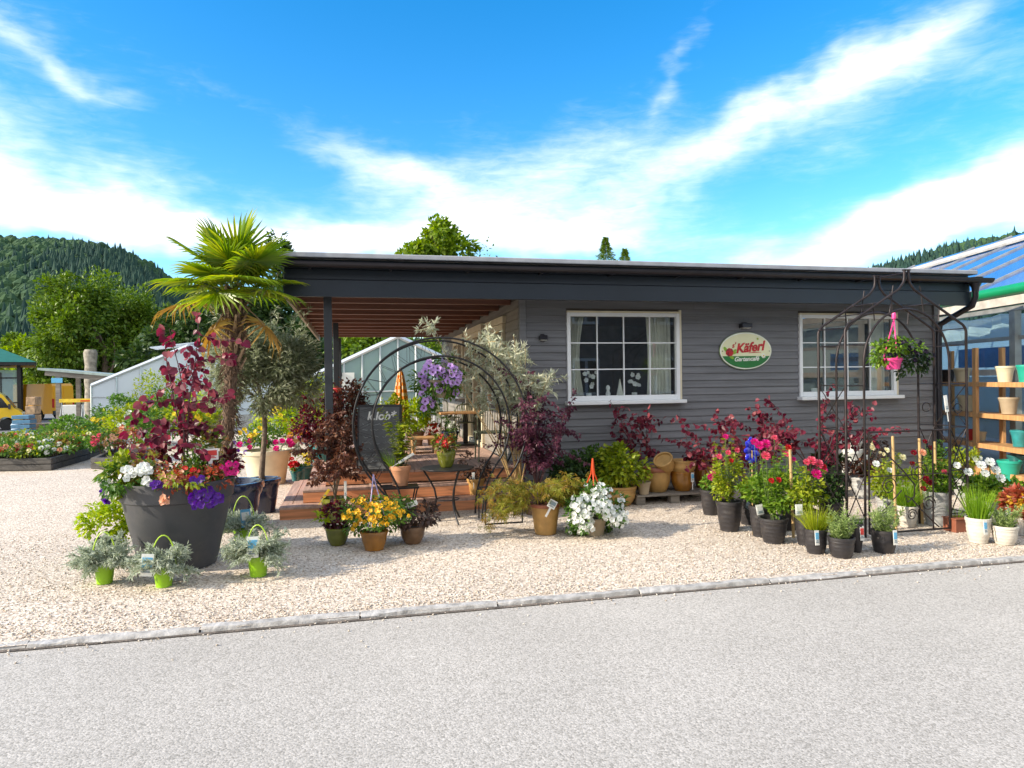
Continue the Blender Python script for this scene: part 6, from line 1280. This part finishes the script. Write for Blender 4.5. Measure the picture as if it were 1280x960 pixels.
# cobalt glass ornament on a cane
p = gp(941, 668); zc = fp(941, 563, p[1])[2]; t = thing('glass_ornament', 'cobalt blue glass flower on a cane among the rose blooms', 'ornament', p); b = MB(); b.tube([(0, 0, 0), (0, 0, zc)], .006, 6); part('cane', b, BAMBOO, t)
COB = mat('cobalt_glass', (.01, .015, .42), .1, coat=.8); b = MB()
for k in range(9): a = 6.28*k/9; b.lathe([(.001, 0), (.033, .036), (.04, .072), (.015, .11), (.001, .115)], 8, (.02*math.cos(a), .02, zc+.03*math.sin(a)), tilt=np.array(Matrix.Rotation(a-1.57, 3, 'Y') @ Matrix.Rotation(.2, 3, 'X')), squash=.4)
part('petals', b, COB, t, 60)
for (px, py, y0, lab) in ((992, 672, 562, 'wooden stake in the pink rose cluster'), (1120, 662, 545, 'pale cane standing upright behind the arbour gate'), (1153, 655, 548, 'leaning pale cane in the plants behind the arbour gate'), (1172, 655, 552, 'third cane, near the right post of the arbour')):
    p = gp(px, py); z1 = fp(px-4, y0, p[1])[2]; t = thing('cane', lab, 'cane', p); b = MB(); b.tube([(0, 0, 0), (-.03, 0, z1)], .014, 7); part('cane', b, BAMBOO, t)
def herb(px, py, wt, wb, hp, top, kind, m, label, lm, ribs=6, tagx=None, tagm=None, spread=.35, n=240, name='potted_grass', cat='plant', w=.0022):
    p = gp(px, py); s = S_(p); t = thing(name, label, cat, p); rng = np.random.default_rng(px*5+py); wt, wb, hp = wt*s, wb*s, hp*s; H = (py-top)*s-hp
    pot(t, m, wt, wb, hp, .12, ribs, True, 'pot', .1); b = MB()
    if kind == 'grass': grass(b, rng, (0, 0, hp*.85), n, H*1.05, spread, w, br=wt*.32); part('blades', b, lm, t)
    else:
        ms = MB(); stems(ms, b, rng, (0, 0, hp*.85), n, H, spread, 46, .04, NARROW, r=.0025, bend=.05, start=.05, br=wt*.32, up=1.0, hv=.45); part('stems', ms, GSTEM, t); part('foliage', b, lm, t)
    if tagx is not None: plant_tag(t, ((tagx-px)*s, -wt*.52, hp*.45), .04, .13, tagm or TAGM, 0, rad(-4), False)
    return t
herb(1071, 690, 17, 12, 36, 640, 'grass', BLACKPOT, 'narrow black pot with a small red label behind the lavender', L_GREEN, 3, 1072, [WHITEPL, REDTAG, GREYTXT], .4, 60)
herb(1020, 691, 29, 23, 30, 629, 'grass', BLACKPOT, 'fine golden green grass in a ribbed black pot with a pale blue label', L_GOLDGR, 5, 1011, None, .62, 420)
herb(1052, 696, 34, 26, 25, 632, 'herb', BLACKPOT, 'bushy lavender in the frontmost rounded black pot', L_LAV, 5, None, None, .45, 26, 'potted_lavender', 'lavender')
herb(1105, 690, 33, 26, 28, 622, 'herb', BLACKPOT, 'grey green lavender in a black pot with a blue label before the arbour', L_LAV, 4, 1107, None, .5, 24, 'potted_lavender', 'lavender')
herb(1134, 658, 28, 20, 26, 592, 'grass', GREYPOT, 'bright grass in a pale stone coloured pot behind the arbour gate', L_GRASS, 6, None, None, .75, 460)
herb(1223, 678, 33, 24, 31, 606, 'grass', GREYPOT, 'upright bright green grass in a pale ribbed pot right of the arbour', L_GRASS, 6, 1216, None, .38, 420)
herb(1256, 680, 35, 25, 23, 630, 'herb', GREYPOT, 'low green lavender in a pale bowl shaped pot right of the grass pot', L_LAV, 5, None, None, .6, 22, 'potted_lavender', 'lavender')
t, s, rng = rose_pot(1171, 656, 36, 28, 42, 560, 26, 'crimson flowered rose in a tall pale pot behind the arbour gate', L_GREEN, [(1157, 599, R_DK, 6), (1161, 603, R_DK, 6), (1154, 611, R_DK, 5), (1180, 590, R_PINK, 5), (1142, 566, R_DK, 5), (1156, 552, R_DK, 4), (1153, 566, R_PEACH, 6)], 50, 7, GREYPOT2)
rose_pot(1112, 648, 34, 26, 26, 562, 30, 'yellow leaved rose with small white blooms in a grey pot inside the arbour', L_YEL, [(1095, 580, R_WHITE, 6), (1112, 588, R_WHITE, 5), (1128, 572, R_CREAM, 6), (1108, 563, R_CREAM, 5), (1140, 580, R_RED, 5)], 60, 8, GREYPOT2)
rose_pot(1150, 646, 32, 24, 26, 566, 30, 'golden green rose behind the crimson one inside the arbour', L_LIME, [(1150, 564, R_PEACH, 6), (1163, 560, R_DK, 5)], 60, 8, GREYPOT2)
rose_pot(1080, 622, 34, 26, 26, 562, 24, 'brown leaved climber with white blooms left inside the arbour', L_COPPER, [(1096, 580, R_WHITE, 5), (1090, 560, R_CREAM, 5), (1083, 572, R_WHITE, 5)], 50, 7, GREYPOT2)
rose_pot(1240, 655, 36, 27, 30, 585, 40, 'white flowering hydrangea in a grey pot right of the arbour', L_GREEN, [(1210, 590, R_WHITE, 7), (1226, 582, R_WHITE, 8), (1237, 578, R_WHITE, 8), (1244, 588, R_WHITE, 8), (1231, 592, R_WHITE, 7), (1196, 582, R_WHITE, 6), (1250, 598, R_WHITE, 8)], 60, 9, GREYPOT2, TAGM, (1248, 645), 0, 'hydrangea', 'potted_hydrangea', .075)
t, s, rng = simple('heuchera', 'orange and yellow leaved heuchera at the right edge of the picture', 'plant', 1279, 668, 0, GREYPOT, 36, 27, 22, 34, 26, 420, .07, L_CORAL); b = MB(); bush(b, rng, (-.12, -.08, .34), (.12, .1, .07), 120, .06); part('yellow_leaves', b, leafmat('gold_leaf', [(.5, .28, .02), (.65, .42, .03)]), t); plant_tag(t, (-.02, -.16, .05), .07, .12, TAGM)
p = gp(1199, 664); t = thing('rust_trough', 'rust brown iron trough at the right foot of the arbour', 'trough', p); b = MB(); b.box((0, .02, .065), (.20, .16, .13)); b.box((0, .02, .134), (.22, .18, .012)); part('body', b, RUSTRIM, t, bev=.006); b = MB()
rng = np.random.default_rng(3); grass(b, rng, (0, .02, .13), 40, .18, .9, .002); part('weeds', b, L_GRASS, t)
# stacked white pots on a black stand
p = gp(1062, 606); s = S_(p); t = thing('pot_stand', 'low black wheeled stand under the stacked white pots', 'stand', p); b = MB(); b.box((0, 0, .17), (.36, .36, .03)); part('tray', b, IRON, t, bev=.005)
for sx_ in (-1, 1):
    for sy_ in (-1, 1): b = MB(); b.box((sx_*.14, sy_*.14, .10), (.04, .04, .12)); lo = part('leg', b, IRON, t); b = MB(); b.lathe([(.02, -.015), (.04, -.012), (.04, .012), (.02, .015)], 12, (sx_*.14, sy_*.14, .04), tilt=np.array(Matrix.Rotation(1.57, 3, 'Y'))); part('wheel', b, TYRE, lo)
for k, lab in enumerate(('lowest of three stacked white pots on the black stand', 'middle of three stacked white pots on the black stand', 'topmost of three stacked white pots on the black stand')):
    t = thing('white_pot', lab, 'pot', (p[0], p[1], .186+.145*k)); pot(t, WHITEPL, .40-.01*k, .30, .20, .3, soil=False)
simple('black_tub_plant', 'black nursery tub with dark leaves between the redbud and the white pots', 'shrub', 1036, 618, 0, BLACKPOT, 34, 26, 36, 22, 22, 420, .06, L_DARK)
simple('wall_climber', 'brown tangle of climber with pale buds by the wall right of the white pots', 'climber', 1090, 606, 0, BROWNPOT, 26, 20, 18, 46, 22, 900, .045, L_BRONZE, nf=7, flw=R_CREAM, fs=.03, stems_=6)
simple('wall_shrub', 'dark potted shrub against the wall right of the arbour gate', 'shrub', 1180, 618, 0, BLACKPOT, 28, 22, 22, 44, 20, 700, .05, L_GREEN, nf=5, flw=R_PEACH, fs=.03)
simple('wall_shrub', 'pale green plant by the corner downpipe of the cafe', 'shrub', 1204, 622, 0, GREYPOT2, 28, 22, 24, 40, 20, 700, .05, L_YEL, nf=4, flw=R_WHITE, fs=.04)
# ------------------------------------------------------------------ gothic rose arbour with gate
AY = 5.9; ax = fp(1134.5, 500, AY)[0]; t = thing('rose_arbour', 'tall brown black iron rose arbour with a pointed top and half gate', 'arbour', (ax, AY, 0)); hw, hi = .715, .505; zs, zi = 2.07, 1.72
zp = fp(1134.5, 338, AY)[2]
def gothic(y):
    b = MB(); b.tube([(-hw, y, 0), (-hw, y, zs-.03), (-hw+.012, y, zs), (-hw+.04, y, zs+.035), (-.09, y, zp-.19), (-.035, y, zp-.12), (-.025, y, zp-.07), (-.025, y, zp)], .0135, 8)
    b.tube([(hw, y, 0), (hw, y, zs-.03), (hw-.012, y, zs), (hw-.04, y, zs+.035), (.09, y, zp-.19), (.035, y, zp-.12), (.025, y, zp-.07), (.025, y, zp)], .0135, 8); b.box((0, y, zp+.004), (.08, .03, .012)); part('pointed_frame', b, IRONB, t, 50)
    b = MB(); b.tube([(-hi, y, 0), (-hi, y, zi)]+[(-hi*math.cos(a), y, zi+.54*math.sin(a)) for a in np.linspace(.12, math.pi-.12, 20)]+[(hi, y, zi), (hi, y, 0)], .0118, 8); part('inner_arch', b, IRONB, t, 50)
    for s_ in (-1, 1):
        b = MB()
        for z in (.18, .62, 1.06, 1.5, 1.9): b = MB(); b.tube([(s_*hw, y, z), (s_*hi, y, z)], .006, 5); part('rung', b, IRONB, t)
        for z0_, z1_ in ((.18, .62), (.62, 1.06)): b = MB(); b.tube([(s_*hw, y, z0_), (s_*hi, y, z1_)], .0055, 5); b.tube([(s_*hi, y, z0_), (s_*hw, y, z1_)], .0055, 5); part('side_lattice', b, IRONB, t)
        b = MB(); b.tube([(s_*(hi+.10+.05*math.cos(a)), y, 1.25+.05*math.sin(a)) for a in np.linspace(0, 6, 14)], .005, 5); part('scroll_ring', b, IRONB, t)
        b = MB(); b.tube([(s_*hi*.75, y, zi+.42), (s_*hw*.55, y, zs+.24)], .006, 5); b.tube([(s_*hi*.4, y, zi+.5), (s_*hw*.22, y, zs+.42)], .006, 5); part('roof_brace', b, IRONB, t)
gothic(0); gothic(.40)
for s_ in (-1, 1):
    for z in (.18, .62, 1.06, 1.5, 1.9, zs): b = MB(); b.tube([(s_*hw, 0, z), (s_*hw, .40, z)], .006, 5); part('cross_rung', b, IRONB, t)
    b = MB()
    for z0_, z1_ in ((.18, .62), (.62, 1.06), (1.06, 1.5)): b.tube([(s_*hw, 0, z0_), (s_*hw, .4, z1_)], .005, 5); b.tube([(s_*hw, .4, z0_), (s_*hw, 0, z1_)], .005, 5)
    part('depth_lattice', b, IRONB, t)
    b = MB()
    for f in (.3, .62): x = s_*(hw-.04+(.09-hw+.04)*f); z = zs+.035+(zp-.19-zs-.035)*f; b.tube([(x, 0, z), (x, .4, z)], .006, 5)
    part('roof_rail', b, IRONB, t)
b = MB(); b.tube([(0, 0, zp-.02), (0, .4, zp-.02)], .007, 6); part('ridge_rail', b, IRONB, t)
x0, x1, z0, z1 = -(hi-.03), hi-.03, .04, 1.04
b = MB(); b.tube([(x0, -.02, z0), (x1, -.02, z0), (x1, -.02, z1), (x0, -.02, z1)], .0095, 6, True); b.tube([(x0, -.02, .60), (x1, -.02, .60)], .006, 5); b.tube([(x1-.2, -.02, z0), (x1-.2, -.02, z1)], .008, 6); gt = part('gate_leaf', b, IRONB, t)
b = MB(); b.tube([(x0+(x1-x0)*u, -.021, z) for u, z in ((.02, .98), (.10, .95), (.24, .80), (.42, .64), (.56, .50), (.55, .38), (.47, .33), (.44, .40), (.52, .36), (.62, .26), (.78, .12), (.86, .06))], .007, 6)
for (cx_, z, r) in ((-.25, .50, .09), (.10, .62, .11), (.22, .30, .08), (-.28, .22, .07), (.02, .20, .06)): b.tube([(cx_+(r*(1-k/26*.7))*math.cos(k*.42), -.022, z+(r*(1-k/26*.7))*math.sin(k*.42)) for k in range(26)], .0055, 5)
b.tube([(x0, -.022, .12), (-.1, -.022, .45)], .006, 5); part('scrollwork', b, IRONB, gt)
b = MB(); 
plant_tag(t, (hi-.05, -.02, 1.22), .04, .17, TAGW, 0, 0).rotation_euler = (0, rad(-8), 0)
hp = fp(1116, 462, AY+.2); t = thing('hanging_basket', 'pink hanging pot of lime leaves and near black petunias inside the arbour', 'hanging basket', hp); s = S_(hp); rng = np.random.default_rng(91)
pot(t, PINKPLAST, 24*s, 18*s, 14*s, .2); b = MB(); P, O = bush(b, rng, (4*s, 0, 20*s), (36*s, 30*s, 20*s), 1000, .05, LEAF, 20, 0, .42, .4); part('foliage', b, L_ROSE, t)
b = MB(); P2, O2 = bush(b, rng, (30*s, 0, 6*s), (20*s, 18*s, 26*s), 420, .045, LEAF, 9, 0, .42, .6, -.95); part('dark_foliage', b, L_DARK, t); Pp, Nn = pick(rng, np.concatenate([P, P2]), np.concatenate([O, O2]), 22, True, -.2, .06); blooms(t, 'blossom', F_BLACK, Pp+Nn*.02, Nn, .034, rng)
b = MB(); zt = fp(1119, 388, AY+.2)[2]-hp[2]
for a in (0.3, 2.4, 4.5): b.tube([(.085*math.cos(a), .085*math.sin(a), 13*s), (.02, 0, zt-.09), (.022, 0, zt-.02)], .006, 6)
b.lathe([(.001, zt-.1), (.022, zt-.085), (.02, zt-.04), (.008, zt)], 8, (.02, 0, 0)); part('hanger', b, PINKPLAST, t)
# ------------------------------------------------------------------ silver helichrysum in lime pots, front left
def heli(px, py, label, tagp=None, R=40, tagm=TAGM, dx=0, hdl=45, pm=None):
    p = gp(px, py); s = S_(p); t = thing('helichrysum', label, 'herb', p); rng = np.random.default_rng(px+py); hp = 26*s
    pot(t, pm or LIMEPOT, 28*s, 21*s, hp, .18); ms, ml = MB(), MB()
    for k in range(70):
        a = rng.uniform(0, 6.28); q = path((0, 0, hp*.8), (math.cos(a)+dx*.02, math.sin(a)*.8, rng.uniform(.35, 1.6)), R*s*rng.uniform(.55, 1.1), (0, 0, rng.uniform(-1.3, -.2)), 7, rng, .1); q[:, 2] = np.maximum(q[:, 2], .02); ms.tube(q, .0022, 4); P, T = along(q, rng.uniform(.15, 1, 70)); leaves(ml, NARROW, P+rng.normal(size=P.shape)*.006, norm(T*.8+rsph(rng, 70)), rsph(rng, 70)+np.array((0, 0, .6)), .05*rng.uniform(.6, 1.2, 70))
    part('stems', ms, GSTEM, t); part('foliage', ml, L_SILVER, t)
    b = MB(); rz = rng.uniform(-.3, .3); b.tube([(14*s*math.cos(a)*math.cos(rz), 14*s*math.cos(a)*math.sin(rz), hp+(hdl-26)*s*1.25*math.sin(a)*1.6) for a in np.linspace(0, math.pi, 14)], .0055, 6); part('handle', b, LIMEH, t)
    if tagp: plant_tag(t, ((tagp[0]-px)*s, -14*s-.03, (py-tagp[1])*s+.05), .09, .17, tagm, 0, rad(-5), False).rotation_euler = (rad(-5), rad(tagp[2]), 0)
    return t, s, rng
heli(131, 729, 'silvery leaved herb in a lime pot with lime handle, leftmost in front of the planter', None, 42)
heli(205, 733, 'silvery leaved herb in a lime pot with tilted label, at the planter foot', (189, 722, 6), 40)
heli(305, 684, 'silver herb with a blue label, rear one right of the planter', (311, 662, -5), 36, [BLUETAG, WHITEPL, GREYTXT])
heli(323, 720, 'silvery leaved herb in a lime pot with upright label, right of the planter', (319, 700, 0), 44)
simple('lime_shrub', 'bright lime leaved shrub in a dark green pot left of the planter', 'shrub', 137, 702, 0, mat('dark_green_pot', (.015, .05, .03), .4), 36, 28, 30, 44, 33, 1100, .05, L_LIME, clumps=24)
# ------------------------------------------------------------------ loose pebbles lying on the gravel and along the kerb
rng = np.random.default_rng(404); n = 26000
OCT = ([(1, 0, 0), (0, 1, 0), (-1, 0, 0), (0, -1, 0), (0, 0, .8), (0, 0, -.6), (.65, .65, .3), (-.6, .7, .25)], [(0, 6, 4), (6, 1, 4), (1, 7, 4), (7, 2, 4), (2, 3, 4), (3, 0, 4), (0, 1, 6), (1, 2, 7), (1, 0, 5), (2, 1, 5), (3, 2, 5), (0, 3, 5)])
y = 4.99+rng.uniform(0, 1, n)**1.5*3.4; x = rng.uniform(-5.5, 8.5, n)*(.45+y/9); k = rng.uniform(size=n) < .012
y[k] = 4.84-rng.exponential(.10, k.sum()); z = np.where(y > 4.95, .004, -.014)
a = rng.uniform(0, 6.28, n); X = np.stack([np.cos(a), np.sin(a), rng.normal(size=n)*.3], 1); X = norm(X); Z = norm(np.stack([rng.normal(size=n)*.3, rng.normal(size=n)*.3, np.ones(n)], 1)); Y = norm(np.cross(Z, X)); Z = np.cross(X, Y)
S = rng.uniform(.005, .0105, n)[:, None]*np.stack([rng.uniform(.8, 1.3, n), rng.uniform(.7, 1, n), rng.uniform(.5, .8, n)], 1)
b = MB(); b.inst(OCT, np.stack([x, y, z], 1), X, Y, Z, S)
o = part('loose_gravel', b, leafmat('pebble', [(.32, .26, .205), (.55, .46, .37), (.64, .555, .455), (.80, .73, .64)], 0, .85), None, 180); tag(o, 'loose pale pebbles lying on the gravel and along the kerb', 'gravel', None, 'stuff')
